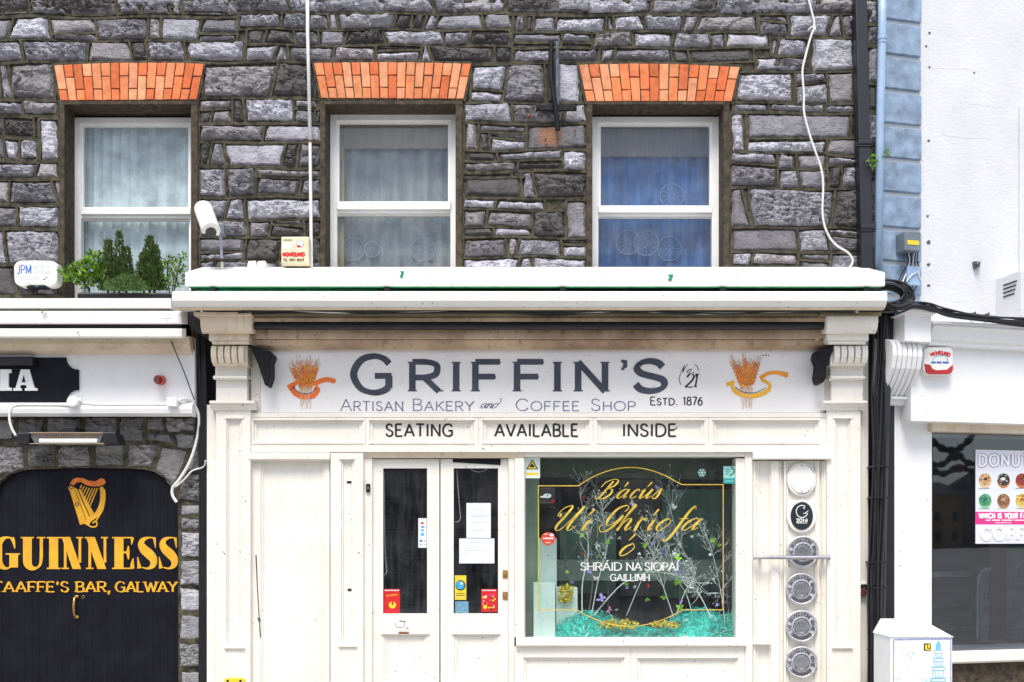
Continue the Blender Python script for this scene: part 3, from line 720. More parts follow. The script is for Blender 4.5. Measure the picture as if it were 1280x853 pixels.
# what hangs in the upper windows
mat_bl = plain('vertical_blind_fabric', (0.68, 0.78, 0.81), 0.7, vary=0.3, scale=5)
b = thing('vertical_blind', 'pale blue vertical slat blind behind the glass above the plant trough', 'blind', G.at(170, 380, .33))
for i in range(12):
    s = MB(); x = 107 + i*11.4; r = .02 if i % 3 else .035
    p0 = G.at(x, 150, .33); p1 = G.at(x+10.9, 392, .33); a = R(rng.uniform(10, 38))
    cx_, hw = (p0[0]+p1[0])/2, (p1[0]-p0[0])/2*1.08
    vs = []
    for k in range(5):
        u = -1 + k/2; vs += [(cx_+u*hw*math.cos(a), .33+u*hw*math.sin(a)+(1-u*u)*.006, z) for z in (p1[2], p0[2])]
    s.add(vs, [(2*k, 2*k+2, 2*k+3, 2*k+1) for k in range(4)])
    part('slat', s, mat_bl, b, smooth=True)
s = MB(); s.bx(100, 246, 146, 152, .30, .36); part('head_rail', s, M['upvc'], b)
def curtain(name, label, x0, x1, y0, y1, y, col, amp, seed, group=None):
    r = random.Random(seed); mb = MB(); n = 90; vs = []
    for i in range(n+1):
        x = x0 + (x1-x0)*i/n
        d = amp*(math.sin(i*.55 + r.uniform(-.3,.3)) + .5*math.sin(i*.23+seed))
        for py in (y0, y1): vs.append(mb.at(x, py, y+d))
    mb.add(vs, [(2*i, 2*i+2, 2*i+3, 2*i+1) for i in range(n)])
    return mb
def netmat(name, c, c2):
    m, nt, p = nodes(name)
    k = mixc(nt, ramp(nt, noise_n(nt, 4.0, 6, (1,1,.8), .62), [(0.36, 0.0), (0.64, 1.0)]), c, c2)
    k = mixc(nt, ramp(nt, noise_n(nt, 1.0, 4, (60,60,4)), [(0.42, 0.0), (0.8, 0.4)]), k, tuple(min(1, x*1.9) for x in c))
    nt.links.new(k, p.inputs['Base Color']); p.inputs['Roughness'].default_value = .9
    return m
mg = netmat('grey_net', (0.17,0.20,0.225), (0.36,0.37,0.37)); mbn = netmat('blue_net', (0.020,0.075,0.22), (0.075,0.19,0.44))
mpel = netmat('taupe_blind', (0.27,0.235,0.195), (0.36,0.32,0.275)); mlace = plain('lace_thread', (0.34,0.42,0.48), .8)
mlaceb = plain('pale_lace_thread', (0.19,0.30,0.50), .8)
def wheel(mb, px, py, r, y):
    mb.tube([mb.at(px + r*math.cos(a), py + r*math.sin(a), y) for a in (2*math.pi*k/28 for k in range(28))], .0045, 5, 0, True)
    mb.tube([mb.at(px + r*.25*math.cos(a), py + r*.25*math.sin(a), y) for a in (2*math.pi*k/12 for k in range(12))], .003, 5, 0, True)
    for k in range(12):
        a = math.pi*k/6; mb.tube([mb.at(px + r*.3*math.cos(a), py + r*.3*math.sin(a), y), mb.at(px + r*.85*math.cos(a), py + r*.85*math.sin(a), y)], .0022, 4)
c = thing('net_curtain', 'greyish net curtain with wheel lace behind the middle upper window', 'curtain', G.at(492, 340, .36))
part('fabric', curtain('', '', 427, 572, 150, 396, .36, 0, .012, 2), mg, c, smooth=True)
for px, py, r in ((441,312,14.5),(465,312,9.5),(529,312,15)):
    k = MB(); wheel(k, px, py, r, .345); part('lace_wheel', k, mlace, c)
k = MB(); k.bx(413, 430, 150, 396, .30, .345); solo('curtain_edge', k, plain('ochre_drape', (0.36,0.30,0.15), .8), 'narrow ochre drape at the left edge of the middle upper window', 'curtain')
k = MB(); k.prof(424, 562, [(.31,146),(.31,186),(.335,186),(.335,146)]); solo('roller_blind', k, mpel, 'taupe roller blind drawn a little way down in the middle upper window', 'blind')
c = thing('net_curtain', 'deep blue net curtain with ship wheel lace behind the right upper window', 'curtain', G.at(820, 340, .36))
part('fabric', curtain('', '', 747, 898, 150, 396, .36, 0, .012, 5), mbn, c, smooth=True)
for i, (px, py, r) in enumerate(((840,245,15),(785,303,15),(808,304,15.5),(837,311,15),(801,303,8))):
    k = MB(); wheel(k, px, py, r, .345 - .002*i); part('lace_wheel', k, mlaceb, c)
k = MB(); k.prof(745, 893, [(.31,146),(.31,196),(.335,196),(.335,146)]); solo('roller_blind', k, netmat('brown_violet_blind', (0.20,0.17,0.16), (0.13,0.15,0.20)), 'mauve brown roller blind drawn a little way down over the blue curtain', 'blind')
# building mass behind the front
k = MB(); k.box3(G.at(-430,0,0)[0], G.at(1100,0,0)[0], 1.9, 9, 0.0, G.at(0,TOPZ,0)[2]); part('rear_block', k, M['room'], building)

# ---------------------------------------------------------------- the bar on the left
bar = thing('bar_front', 'white bar front with black sign plate over an arched stone doorway and black plank door', 'shopfront', G.at(110, 895, 0))
aw = MB(); aw.tone = []
q = [((-90,521),(-24,521),(-24,553),(-90,553)), ((-22,521),(20,521),(20,552),(-22,552)), ((22,521),(54,521),(54,552),(22,552)), ((58,521),(101,521),(101,552),(58,552)), ((104,521),(146,521),(146,553),(104,553)),
     ((149,521),(180,521),(180,553),(149,553)), ((183,521),(204,521),(204,540),(183,540)), ((183,542),(215,542),(215,553),(183,553)), ((207,521),(246,521),(246,539),(207,539)), ((219,541),(246,541),(246,561),(219,561)),
     ((-70,556),(-26,556),(-6,597),(-20,612)), ((-24,556),(31,556),(32,586),(-2,596)), ((33,556),(71,557),(71,585),(34,585)), ((73,557),(115,557),(114,584),(73,585)), ((117,557),(157,556),(154,585),(117,584)),
     ((159,556),(200,556),(189,586),(157,585)), ((202,557),(236,564),(221,613),(192,588)), ((239,563),(258,563),(258,590),(234,590)), ((230,592),(258,592),(258,630),(222,624))]
for a, b in ((630,645),(647,663),(665,698),(700,733),(735,767),(769,802),(804,835),(837,866),(868,895)):
    q.append(((224,a),(258,a),(258,b),(224,b))); q.append(((-62,a),(-14,a),(-14,b),(-62,b)))
stones(aw, q[:19], [(.17,.17,.16),(.23,.225,.215),(.30,.295,.285)], -0.03, .8, .85, 5)
stones(aw, q[19:], [(.42,.42,.43),(.52,.52,.53),(.34,.34,.34)], -0.03, .7, .75, 6)
arch = [(-14,900),(-12,640),(-10,622),(-2,603),(12,592),(32,587),(110,584.5),(178,586.5),(193,590),(206,598),(216,610),(222,628),(223,660),(223,900)]
aw.prism([(-95,512),(260,512),(260,900)] + arch[::-1] + [(-95,900)], -0.03, 0.3, 1)
tone_pad(aw)
o = part('stone_arch', aw, [M['stone'], M['mortar']], bar, recalc=False); set_tone(o, aw)
d = MB()
for i in range(26):   # vertical planks
    d.bx(-16 + i*9.4, -16 + (i+1)*9.4 - .10, 570, 905, .02 + rng.uniform(0,.0015), .10)
d.bx(-18, 232, 570, 905, .032, .12)
door = part('plank_door', d, M['navy'], bar, bevel=.0015)
# harp emblem traced to the paint on the planks
HX = lambda p: (60 + p[0]/7.11, 580 + p[1]/7.11)
hp = MB()
Y = .018
for mt, pl in ((0, [(178,215),(195,188),(222,196),(338,505),(326,530),(285,543),(195,245)]), (0, [(232,206),(258,226),(366,468),(342,500)]), (0, [(268,226),(286,224),(408,438),(374,466)]),
               (1, [(195,178),(215,140),(260,122),(312,128),(360,150),(420,155),(470,128),(500,135),(513,170),(490,186),(450,200),(400,202),(340,190),(290,160),(250,168),(225,190)])):
    hp.prism([HX(p) for p in pl], Y - .0012, .03, mt)
hp.stroke([HX(p) for p in sm([(474,205),(486,290),(470,380),(430,450),(365,500),(345,540)])], [3.4,4.6,5.0,5.0,5.6,6.0] + [6]*25, Y, .0015)
hp.stroke([HX(p) for p in sm([(500,225),(506,300),(488,400),(455,462),(418,520)])], 1.7, Y, .0018)
hp.stroke([HX(p) for p in sm([(335,525),(380,558),(425,556),(435,525),(412,512),(398,530)])], [4,3.6,2.6,2.2,2,1.6]+[1.6]*25, Y, .0016)
for a, b in (((300,188),(285,218)),((322,200),(299,245)),((345,208),(313,272)),((368,213),(328,302)),((392,216),(342,330)),((416,217),(357,352)),((440,216),(372,378))):
    hp.stroke([HX(a), HX(b)], 1.35, Y, .0014)
for p in ((204,208),(257,360)):
    hp.stroke([HX((p[0]+15*math.cos(a), p[1]+15*math.sin(a))) for a in (2*math.pi*k/14 for k in range(15))], .8, Y, .003, 2)
part('harp_emblem', hp, [M['yellowp'], M['orangep'], M['ink']], bar)
# big lettering: explicit strokes with their own swelling
def wst(mb, ch, x0, x1, y0, y1, y):
    H, W = y1-y0, x1-x0
    P = lambda u, v: (x0+W*u, y0+H*v)
    def bar_(u, w, v0=0, v1=1): mb.stroke([P(u, v0), P(u, v1)], W*w, y)
    def ser(u0, u1, v): mb.stroke([P(u0, v), P(u1, v)], 1.7, y)
    def cur(pts, ws): mb.stroke([P(*p[:2]) for p in sm(pts)], [W*x[0] for x in sm([(w, 0) for w in ws])], y)
    if ch == 'U': bar_(.27,.36,.02,.62); bar_(.84,.13,.02,.6); ser(0,.53,.02); ser(.66,1,.02); cur([(.27,.6),(.29,.84),(.45,.97),(.66,.96),(.80,.84),(.84,.58)], [.36,.34,.2,.09,.11,.13])
    if ch == 'I': bar_(.5,.66,.02,.98); ser(0,1,.02); ser(0,1,.98)
    if ch == 'N': bar_(.17,.12,.2,.98); bar_(.86,.12,.02,.8); ser(0,.34,.98); ser(.68,1,.02); mb.prism([P(0,0), P(.40,0), P(.92,1), P(.52,1)], y-.0016, y); ser(-.06,.38,.02)
    if ch == 'E': bar_(.32,.42,.02,.98); ser(0,.95,.02); ser(0,.95,.98); cur([(.93,.01),(.93,.12),(.9,.24)], [.16,.10,.03]); cur([(.94,.99),(.94,.82),(.98,.66)], [.2,.14,.03]); mb.stroke([P(.5,.48), P(.72,.48)], 2.4, y); cur([(.76,.28),(.74,.48),(.76,.7)], [.05,.15,.05])
    if ch == 'S':
        cur([(.86,.03),(.6,.02),(.34,.08),(.24,.22),(.36,.38),(.62,.54),(.80,.70),(.78,.88),(.56,.98),(.28,.95)], [.05,.08,.2,.30,.40,.44,.36,.26,.1,.05])
        cur([(.84,.02),(.87,.14),(.90,.34)], [.14,.1,.03]); cur([(.16,.98),(.12,.82),(.07,.62)], [.2,.12,.03])
    if ch == 'G':
        cur([(.74,.04),(.5,.02),(.26,.18),(.20,.5),(.26,.82),(.5,.98),(.7,.92)], [.05,.09,.28,.36,.28,.09,.05])
        bar_(.78,.30,.54,.95); ser(.5,1.0,.53); cur([(.72,.02),(.78,.16),(.82,.36)], [.14,.1,.03])
gt = MB()
for ch, a, b in (('G',-11,25),('U',26,56.5),('I',58.5,75.5),('N',77,103.5),('N',107.5,135),('E',140,167),('S',170,197),('S',197,223)):
    wst(gt, ch, a, b, 671.5, 711.5, Y)
part('sign_lettering', gt, M['yellowp'], bar, label='large golden brewery name in heavy serif capitals')
gt = MB()
kw = dict(serif=1.5, st=.9)
text(gt, "TAAFFE'S", -8, 85.5, 727.5, 740, Y, 2.7, .9, gap=.16, **kw)
text(gt, "BAR,", 95, 138, 727.5, 740, Y, 2.7, .9, gap=.16, **kw)
text(gt, "GALWAY", 144.5, 221, 727.5, 740, Y, 2.7, .9, gap=.14, **kw)
part('door_lettering', gt, M['yellowp'], bar, label='smaller golden bar and town name in serif capitals')
h = MB(); h.tube([h.at(95.5,746,.02), h.at(93,748,-.01), h.at(92,759,-.025), h.at(93,769,-.01), h.at(95.5,771,.02)], .011, 8)
h.disc(95.5,746,2.6,1.8,.008,.02); h.disc(95.5,771.5,2.6,2,.008,.02)
part('door_handle', h, M['brass'], bar, smooth=True)
h = MB(); h.tube([h.at(104+1.7*math.cos(a),746.5+1.7*math.sin(a),.013) for a in (math.pi*k/5 for k in range(10))], .003, 6, 0, True); part('keyhole', h, M['brass'], bar)
# fascia
f = MB()
f.bx(-95, 243, 438, 506, -.18, .0)
part('fascia_board', f, M['whitewood'], bar, bevel=.003)
f = MB(); f.prof(-95, 243, [(-.18,506),(-.235,505),(-.245,511),(-.235,517),(-.19,521),(-.05,521),(-.05,506)]); f.bx(-95, 241, 503.5, 506, -.195, -.15)
part('fascia_moulding', f, M['whitewood'], bar, bevel=.003)
f = MB(); f.prof(-95, 236, [(-.30,421),(-.285,430),(-.25,438),(-.20,443),(-.10,443),(-.10,421)])
part('fascia_cove', f, M['soiled_warmlit'], bar, bevel=.002)
f = MB(); f.bx(-95, 214, 373, 385, -.42, .0); f.bx(-95, 216, 384.5, 387, -.34, .0)
part('cornice', f, M['creamclean'], bar, bevel=.004)
sp = MB()
arc = lambda cx, cy, r, a0, a1, n=8: [(cx + r*math.cos(R(a0+(a1-a0)*k/n)), cy + r*math.sin(R(a0+(a1-a0)*k/n))) for k in range(n+1)]
sp.prism([(-95,447),(82,447)] + arc(97,447,15,180,90)[0:] + [(98,462),(98,487.5)] + arc(97,502,14.5,270,180) + [(82,502.5),(-95,502.5)], -.20, -.175)
part('name_plate', sp, M['navy'], bar, bevel=.004)
sp = MB(); sp.prof(-95, 41, [(-.26,446),(-.27,450),(-.26,456),(-.22,458),(-.2,458),(-.2,446)]); part('plate_light', sp, M['pipe'], bar, bevel=.006)
sp = MB()
sp.prism([(0,462),(14,462),(14,466),(10.5,467),(10.5,484),(14.5,485),(14.5,488.5),(0,488.5)], -.214, -.19)
sp.prism([(26,462),(36.5,462),(43,485),(46.5,485.5),(46.5,488.5),(31,488.5),(31,485.5),(33.5,485),(32.6,481.5),(25.8,481.5),(24.6,485),(27,485.5),(27,488.5),(16.5,488.5),(16.5,485.5),(19.5,485)], -.2135, -.19)
sp.prism([(27,478),(31.8,478),(29.6,469)], -.2155, -.2137, 1)
part('plate_lettering', sp, [M['whitep'], M['navy']], bar)
a = thing('retracted_awning', 'white box awning shut flat under the cornice of the bar front', 'awning', G.at(100, 423, -.4))
k = MB(); k.prof(-95, 228, [(-.44,389),(-.46,391),(-.46,404),(-.44,405.5),(-.1,405.5),(-.1,389)]); part('cassette', k, M['creamclean'], a, bevel=.004)
k = MB(); k.prof(-95, 228, [(-.46,411),(-.475,413),(-.47,421),(-.45,423),(-.36,423),(-.36,411)]); part('front_bar', k, M['creamclean'], a, bevel=.003)
k = MB(); k.prof(-95, 226, [(-.40,405.5),(-.40,411.5),(-.15,411.5),(-.15,405.5)]); part('slot', k, M['black'], a)
k = MB(); k.bx(202, 214, 398, 398.9, -.4615, -.455); part('maker_mark', k, M['greyp'], a)
# right end post of the bar front
k = MB(); k.bx(236, 244, 420, 520, -.16, .0); part('end_post', k, M['whitewood'], bar, bevel=.003)

l = thing('wall_lamp', 'small red lamp on the white fascia of the bar', 'lamp', G.at(197, 480, -.18))
k = MB(); c0 = k.at(201.5, 475.5, -.18); c1 = k.at(197.5, 474.8, -.27)
k.tube([c0, c1], [.045, .04], 16); part('lamp_body', k, M['red'], l, bevel=.004, smooth=False)
k = MB(); k.tube([c1, (c1[0]-.006, c1[1]-.02, c1[2]+.002)], [.034, .03], 16); part('lens', k, plain('dark_red_lens', (.12,.008,.012), .15), l)
for px, lab in ((90, 'white junction box right beside the black name plate'), (214.5, 'white junction box at the right end of the bar fascia moulding')):
    j = thing('junction_box', lab, 'junction box', G.at(px, 507, -.19), group='junction boxes on the bar fascia')
    k = MB(); k.disc(px, 502, 7.2, 7, -.29, -.2, 0, 18) if px < 150 else k.bx(px-6.5, px+6.5, 497, 508.5, -.29, -.2); part('box', k, M['whiteplastic'], j, bevel=.008)
    k = MB(); k.tpx([(px+6, 500, -.25),(px+12, 501, -.25)], .016, 8); part('gland', k, M['whiteplastic'], j)
for lab, pts, r in (('white cable looping from the name plate down to the heater', [(90,507,-.25),(70,506.5,-.24),(40,506,-.24),(20,507,-.24),(13,514,-.24),(12,525,-.25),(15,536,-.25),(20,545,-.25)], .011),
                    ('thin white cable clipped along the bar fascia between the junction boxes', [(97,502,-.24),(110,505,-.24),(125,506,-.24),(170,506,-.24),(208,506,-.24)], .006),
                    ('thick white cable hanging in a long curve beside the stone arch', [(221,501,-.24),(235,499,-.2),(244,508,-.15),(249,525,-.12),(246,550,-.11),(237,578,-.11),(224,600,-.11),(216,610,-.1),(216,620,-.1),(221,628,-.1)], .014),
                    ('thin white cable running from the pilaster to the hanging cable', [(257,576,-.16),(254,584,-.11),(240,589,-.11),(230,600,-.12),(219,609,-.12)], .007)):
    p = [Vector(G.at(*q)) for q in pts]; k = MB(); k.tube([Vector(v) for v in sm([tuple(q) for q in p], 6)], r, 8); solo('cable', k, M['cablew'], lab, 'cable', smooth=True)
k = MB(); k.tpx([(214,427,-.3),(230,465,-.22),(243,500,-.2)], .005, 6); solo('cable', k, M['cable'], 'thin black cable slanting down the white bar fascia by the red lamp', 'cable')
ht = thing('patio_heater', 'long infrared heater with wire grille over the arched bar door', 'heater', G.at(84, 556, -.25))
k = MB(); k.prism([(34,541),(130,541),(124,555),(44,555)], -.30, -.16); part('reflector', k, M['steel'], ht, bevel=.003)
k = MB(); k.bx(22, 36, 541, 556, -.33, -.15); part('end_cap', k, M['black'], ht, bevel=.008)
k = MB(); k.prism([(128,540.5),(144,540.5),(148,555),(130,555)], -.33, -.15); part('end_cap', k, M['black'], ht, bevel=.008)
k = MB()
for i in range(28): k.tpx([(43+i*2.9, 541.5, -.31),(47+i*2.62, 554.5, -.31)], .004, 5)
k.tpx([(36,541.5,-.312),(128,541.5,-.312)], .006, 5); k.tpx([(36,555,-.312),(130,555,-.312)], .006, 5)
part('grille', k, plain('bronze_wire', (.30,.22,.15), .4, .6), ht)
k = MB(); k.tpx([(50,551.8,-.304),(122,551.8,-.304)], .022, 10); part('heating_tube', k, M['whitep'], ht)
k = MB(); k.bx(78, 94, 534, 541, -.26, -.05); part('mount', k, M['black'], ht, bevel=.004)
# ---------------------------------------------------------------- the bakery shopfront
shop = thing('bakery_shopfront', 'cream painted wooden bakery shopfront with hand lettered sign, double doors and display window', 'shopfront', G.at(680, 895, -.1))
CR = M['cream']
def framed(mb, X0, X1, Y0, Y1, x0, x1, y0, y1, yf, yr, yb, lip=2.2, m=0):
    """stiles and rails round a sunk panel, with a stepped moulding inside"""
    mb.bx(X0, x0, Y0, Y1, yf, yb, m); mb.bx(x1, X1, Y0, Y1, yf, yb, m)
    if y0 > Y0: mb.bx(x0, x1, Y0, y0, yf, yb, m)
    if Y1 > y1: mb.bx(x0, x1, y1, Y1, yf, yb, m)
    ym = yr + (yf-yr)*.45
    mb.bx(x0, x0+lip, y0, y1, ym, yb, m); mb.bx(x1-lip, x1, y0, y1, ym, yb, m); mb.bx(x0+lip, x1-lip, y0, y0+lip, ym, yb, m); mb.bx(x0+lip, x1-lip, y1-lip, y1, ym, yb, m)
    mb.bx(x0+lip, x1-lip, y0+lip, y1-lip, yr, yb, m)

# base panels
for q in ((258.5, 270, 506, 905, -.125, -.02), (1076, 1085.5, 420, 905, -.10, -.02)):
    k = MB(); k.bx(*q); part('edge_board', k, CR, shop, bevel=.003)
def pilaster(X0, X1, x0, x1):
    k = MB()
    framed(k, X0, X1, 512, 905, x0, x1, 523, 808, -.175, -.145, -.02, 2.6)
    k.bx(x0-2.5, x1+2.5, 520.5, 523.4, -.185, -.14); k.bx(x0-3.5, x1+3.5, 808, 811, -.197, -.14)
    p = part('pilaster', k, CR, shop, bevel=.003)
    return p
pl = pilaster(270, 313, 283, 302); pr = pilaster(1034, 1076, 1044, 1063)
def capital(p, a, b, s):
    """a, b: faces of the bracket block; s = -1 left or +1 right (the outward side)"""
    k = MB()
    lo = a-5 if s < 0 else a-9; hi = b+9 if s < 0 else b+2.5
    k.prof(lo, hi, [(-.20,501),(-.235,501.5),(-.235,504),(-.21,505.5),(-.21,508),(-.19,510),(-.19,513),(-.05,513),(-.05,501)])
    k.bx(a+2, b-1, 475, 501, -.185, -.03)
    k.prof(a-.5, b, [(-.205,469.5),(-.24,470.5),(-.24,473),(-.21,475),(-.05,475),(-.05,469.5)])
    k.bx(a+1, b-1, 457.5, 469.5, -.20, -.03)
    part('capital_block', k, CR, p, bevel=.003)
    k = MB()
    w = (b-a)/5.0
    for i in range(5):
        x = a + i*w
        k.prof(x+.6, x+w-.9, [(-.20,432),(-.31,432.5),(-.33,438),(-.325,446),(-.30,453),(-.25,458),(-.20,458)])
    k.bx(a+.6, b-.6, 432, 457, -.275, -.03)
    part('scroll_bracket', k, M['soiled_warmlit'] if s < 0 else CR, p, bevel=.006)
    k = MB()
    k.prof(a-2.5, b+1.5, [(-.33,426),(-.345,427),(-.345,429.5),(-.33,431),(-.05,431),(-.05,426)])
    lo2, hi2 = (a-7, b+1) if s < 0 else (a-3, b+6)
    k.bx(lo2, hi2, 417, 426, -.35, -.03)
    lo3, hi3 = (a-18, b+4) if s < 0 else (a-3, b+18)
    k.prof(lo3, hi3, [(-.44,395),(-.44,403),(-.425,410),(-.40,415),(-.37,417.5),(-.05,417.5),(-.05,395)])
    part('entablature', k, M['soiled_warmlit'] if s < 0 else CR, p, bevel=.004)
    k = MB(); k.bx(lo3-8, hi3 if s < 0 else hi3+4, 390, 394.6, -.47, -.03); part('ledge', k, M['moss'] if s > 0 else M['soiled_warmlit'], p, bevel=.004)
capital(pl, 268, 310, -1); capital(pr, 1037, 1080, 1)

# sign board and the mouldings above it
k = MB(); k.bx(325.5, 1031, 436, 516, -.135, -.03); sign = part('sign_board', k, M['signwhite'], shop, bevel=.002)
k = MB(); k.bx(313.5, 325, 430, 520, -.115, -.03); k.bx(1031.5, 1036.5, 430, 520, -.115, -.03); part('sign_return', k, CR, shop)
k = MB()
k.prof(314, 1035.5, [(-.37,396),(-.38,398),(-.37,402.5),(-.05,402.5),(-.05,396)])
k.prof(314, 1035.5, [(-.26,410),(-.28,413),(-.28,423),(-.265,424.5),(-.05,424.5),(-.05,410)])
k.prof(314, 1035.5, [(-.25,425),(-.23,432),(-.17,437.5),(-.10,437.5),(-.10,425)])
part('cornice_moulding', k, M['dirt_warmlit'], shop, bevel=.003)
k = MB(); k.prof(314, 1035.5, [(-.40,390.5),(-.41,392),(-.40,395.8),(-.05,395.8),(-.05,390.5)]); part('cornice_ledge', k, M['moss'], shop, bevel=.003)
k = MB(); p0 = k.at(313.8, 407.6, -.34); p1 = k.at(1035, 407.6, -.34)
k.tube([p0, p1], .031, 14); k.tube([(p1[0]-.004,p1[1],p1[2]), (p1[0]+.012,p1[1],p1[2])], .036, 14)
solo('awning_tube', k, M['pipe'], 'long dark grey tube running under the cornice above the hand lettered sign', 'tube', smooth=False)

YS = -.135
k = MB()
kw = dict(serif=1.6, st=1.7, nib=14)
put(k, 'G', 441, 490, 445.5, 491, YS, 9.2, 6.8, nib=14, serif=1.2)
for ch, a, b in (('R',510,551),('I',564.5,576),('F',589,625),('F',641,679),('I',691,702.5),('N',717,761)):
    put(k, ch, a+(2.5 if ch != 'I' else 0), b-(1.5 if ch in 'RN' else 0), 452.5, 489.5, YS, 8.3, 6.9, **kw)
k.stroke([(776.5,451),(781.5,452.5),(781.5,458),(776.5,463)], [2.5,6.5,5.5,.8], YS)
put(k, 'S', 793, 833, 451.5, 489, YS, 9.0, 6.0, nib=-30, serif=1.2)
part('shop_name_lettering', k, M['slate'], sign, label='large slate blue shop name in spaced capitals')
for s, x0, x1 in (('ARTISAN',426,504),('BAKERY',516,592),('COFFEE',645,724),('SHOP',739,794)):
    k = MB()
    if x0 < 600: text(k, s, x0, x1, 499, 513.5, YS, 1.35, 1.0, gap=.17, small=.78, serif=.5, st=.7)
    else: text(k, s, x0, x1, 499, 513.5, YS, 1.45, 1.05, gap=.17, small=.78)
    part('trade_lettering', k, M['thinblue'], sign)
k = MB()
for ch, xa, xb in (('a',601,609),('n',608,616),('d',615,627)): script_at(k, ch, xa, xb, 510.5, 6, YS, 1.4, .7, .4)
part('script_word', k, M['thinblue'], sign)
k = MB()
text(k, 'ESTD.', 813, 847, 496.5, 506.5, YS, 1.55, 1.3, gap=.2, small=.82); part('date_lettering', k, M['ink'], sign)
k = MB()
text(k, '1876', 854, 878, 496.5, 506.5, YS, 1.7, 1.4, gap=.16); part('date_lettering', k, M['ink'], sign)
k = MB(); script_at(k, 'N', 850.5, 859, 466, 4.6, YS, 1.1, .7, .4); script_at(k, 'o', 859, 864.5, 466, 4.6, YS, 1.1, .7, .4); k.stroke([(866,465.5),(867.5,466.8)], 1.2, YS)
put(k, '2', 856, 866, 467.5, 484, YS, 2.4, .9, slant=.18); put(k, '1', 866, 871, 467.5, 484, YS, 2.0, .9, slant=.18, serif=1.5, st=.8)
k.stroke([(867+6*math.cos(R(a)), 463+7*math.sin(R(a))) for a in range(-80, 20, 10)], .8, YS)
k.stroke([(856+7*math.cos(R(a)), 474+9*math.sin(R(a))) for a in range(130, 240, 10)], .8, YS)
part('number_lettering', k, M['ink'], sign)

def wheat(cx, top, ribbon, mir, seed):
    r = random.Random(seed); k = MB()
    n = 0
    for i in range(30):     # stalks fan out of the tie
        u = i/29*2-1; tx = cx + u*17 + r.uniform(-1.5,1.5); ty = top + 5 + abs(u)*4 + r.uniform(-4, 7)
        bx_, by_ = cx + 1 + u*8, 481
        k.stroke([(bx_, by_), (tx, ty)], .45, YS, .0006, 0)
        k.stroke([(bx_, 484), (cx + 1 + u*6 + r.uniform(-1,1), 505 + r.uniform(-4, 8))], .4, YS, .0006, 3)
        L = math.hypot(tx-bx_, ty-by_); dx, dy = (bx_-tx)/L, (by_-ty)/L
        for j in range(13):
            d = j*2.1 + r.uniform(0,.6); sd_ = (-1)**j
            px, py = tx+dx*d - dy*sd_*1.0, ty+dy*d + dx*sd_*1.0
            k.stroke([(px-dx*1.5 + dy*-sd_*.9, py-dy*1.5 + dx*sd_*.9), (px, py), (px+dx*1.5, py+dy*1.5)], [.3, 1.35, .4], YS, .0012 + .0001*(j % 3), r.choice([0,0,1,2]))
        for j in range(3):
            k.stroke([(tx+r.uniform(-1,1), ty+2), (tx + u*3 + r.uniform(-1.2,1.2), ty-6-r.uniform(0,3))], .28, YS, .0006, 3)
    if ribbon:
        k.stroke(sm([(cx-15,485),(cx-14,490),(cx-4,496),(cx+10,495),(cx+16,488),(cx+13,484)]), 6.0, YS, .0035, 4)
        k.stroke(sm([(cx+11,481),(cx+18,477),(cx+27,474.5),(cx+35,476),(cx+38,477.5)]), [3]+[5.8]*24, YS, .0035, 4)
        k.stroke([(cx-21,485),(cx-15,481),(cx-8,477.5)], [6.0,5.5,4.5], YS, .0033, 4)
        k.stroke([(cx-19,488),(cx-12,483)], .6, YS, .005, 5)
        k.stroke(sm([(cx-15,483),(cx-12,487),(cx-3,492),(cx+8,491),(cx+14,485)]), .6, YS, .005, 5)
    else:
        k.stroke(sm([(cx-17,480),(cx-15,487),(cx-4,494),(cx+12,495),(cx+27,489),(cx+30,481),(cx+20,474.5)]), [4]*7+[5.2]*20+[4]*10, YS, .0035, 1)
        k.stroke(sm([(cx+18,473),(cx+28,467),(cx+40,466),(cx+53,469.5)]), [4.5]*14+[6]*5, YS, .0036, 4)
        k.stroke([(cx-24,481),(cx-14,477.5)], [4.5,4], YS, .0034, 1)
        k.stroke(sm([(cx-13,484),(cx-3,490),(cx+12,491),(cx+25,485)]), .6, YS, .005, 5)
    part('wheat_emblem', k, [M['orangep'], M['yellowp'], plain('ear_brown', (.42,.17,.05), .6), plain('pale_straw', (.68,.52,.42), .6), plain('ribbon_orange', (.82,.16 if ribbon else .30,.02), .5), M['ink']], sign)
wheat(381, 449, True, False, 3); wheat(932, 447, False, False, 4)
# holes and stains that time has left on the board
# transom of little panels with lettering
k = MB()
k.bx(313.5, 1034, 516.3, 522, -.155, -.02)
k.bx(313.5, 1034, 557, 565.5, -.165, -.02)
part('rail', k, CR, shop, bevel=.003)
edges = [313.5, 457, 598, 741.5, 886, 1033.5]
pan = [(317,453),(462,592),(604,736),(747,880),(892,1023)]
words = [None, ('SEATING',482.5,566), ('AVAILABLE',619,722.5), ('INSIDE',778.5,845), None]
for i, (a, b) in enumerate(pan):
    k = MB(); framed(k, edges[i]+.1, edges[i+1]-.1, 522.2, 556.9, a, b, 525, 553.5, -.150, -.118, -.02, 4.0)
    k.bx(a-1.5, b+1.5, 523.3, 525.4, -.162, -.11); k.bx(a-1.5, b+1.5, 553, 555, -.160, -.11)
    p = part('transom_panel', k, CR, shop, bevel=.002)
    if words[i]:
        s, x0, x1 = words[i]; k = MB()
        text(k, s, x0, x1, 530.5, 545.5, -.118, 2.6, 2.1, gap=.2, nib=25)
        if s == 'INSIDE': k.stroke([(838,538.5),(845,536),(847,534)], [1.6,1.3,.6], -.118)
        part('lettering', k, M['ink'], p)

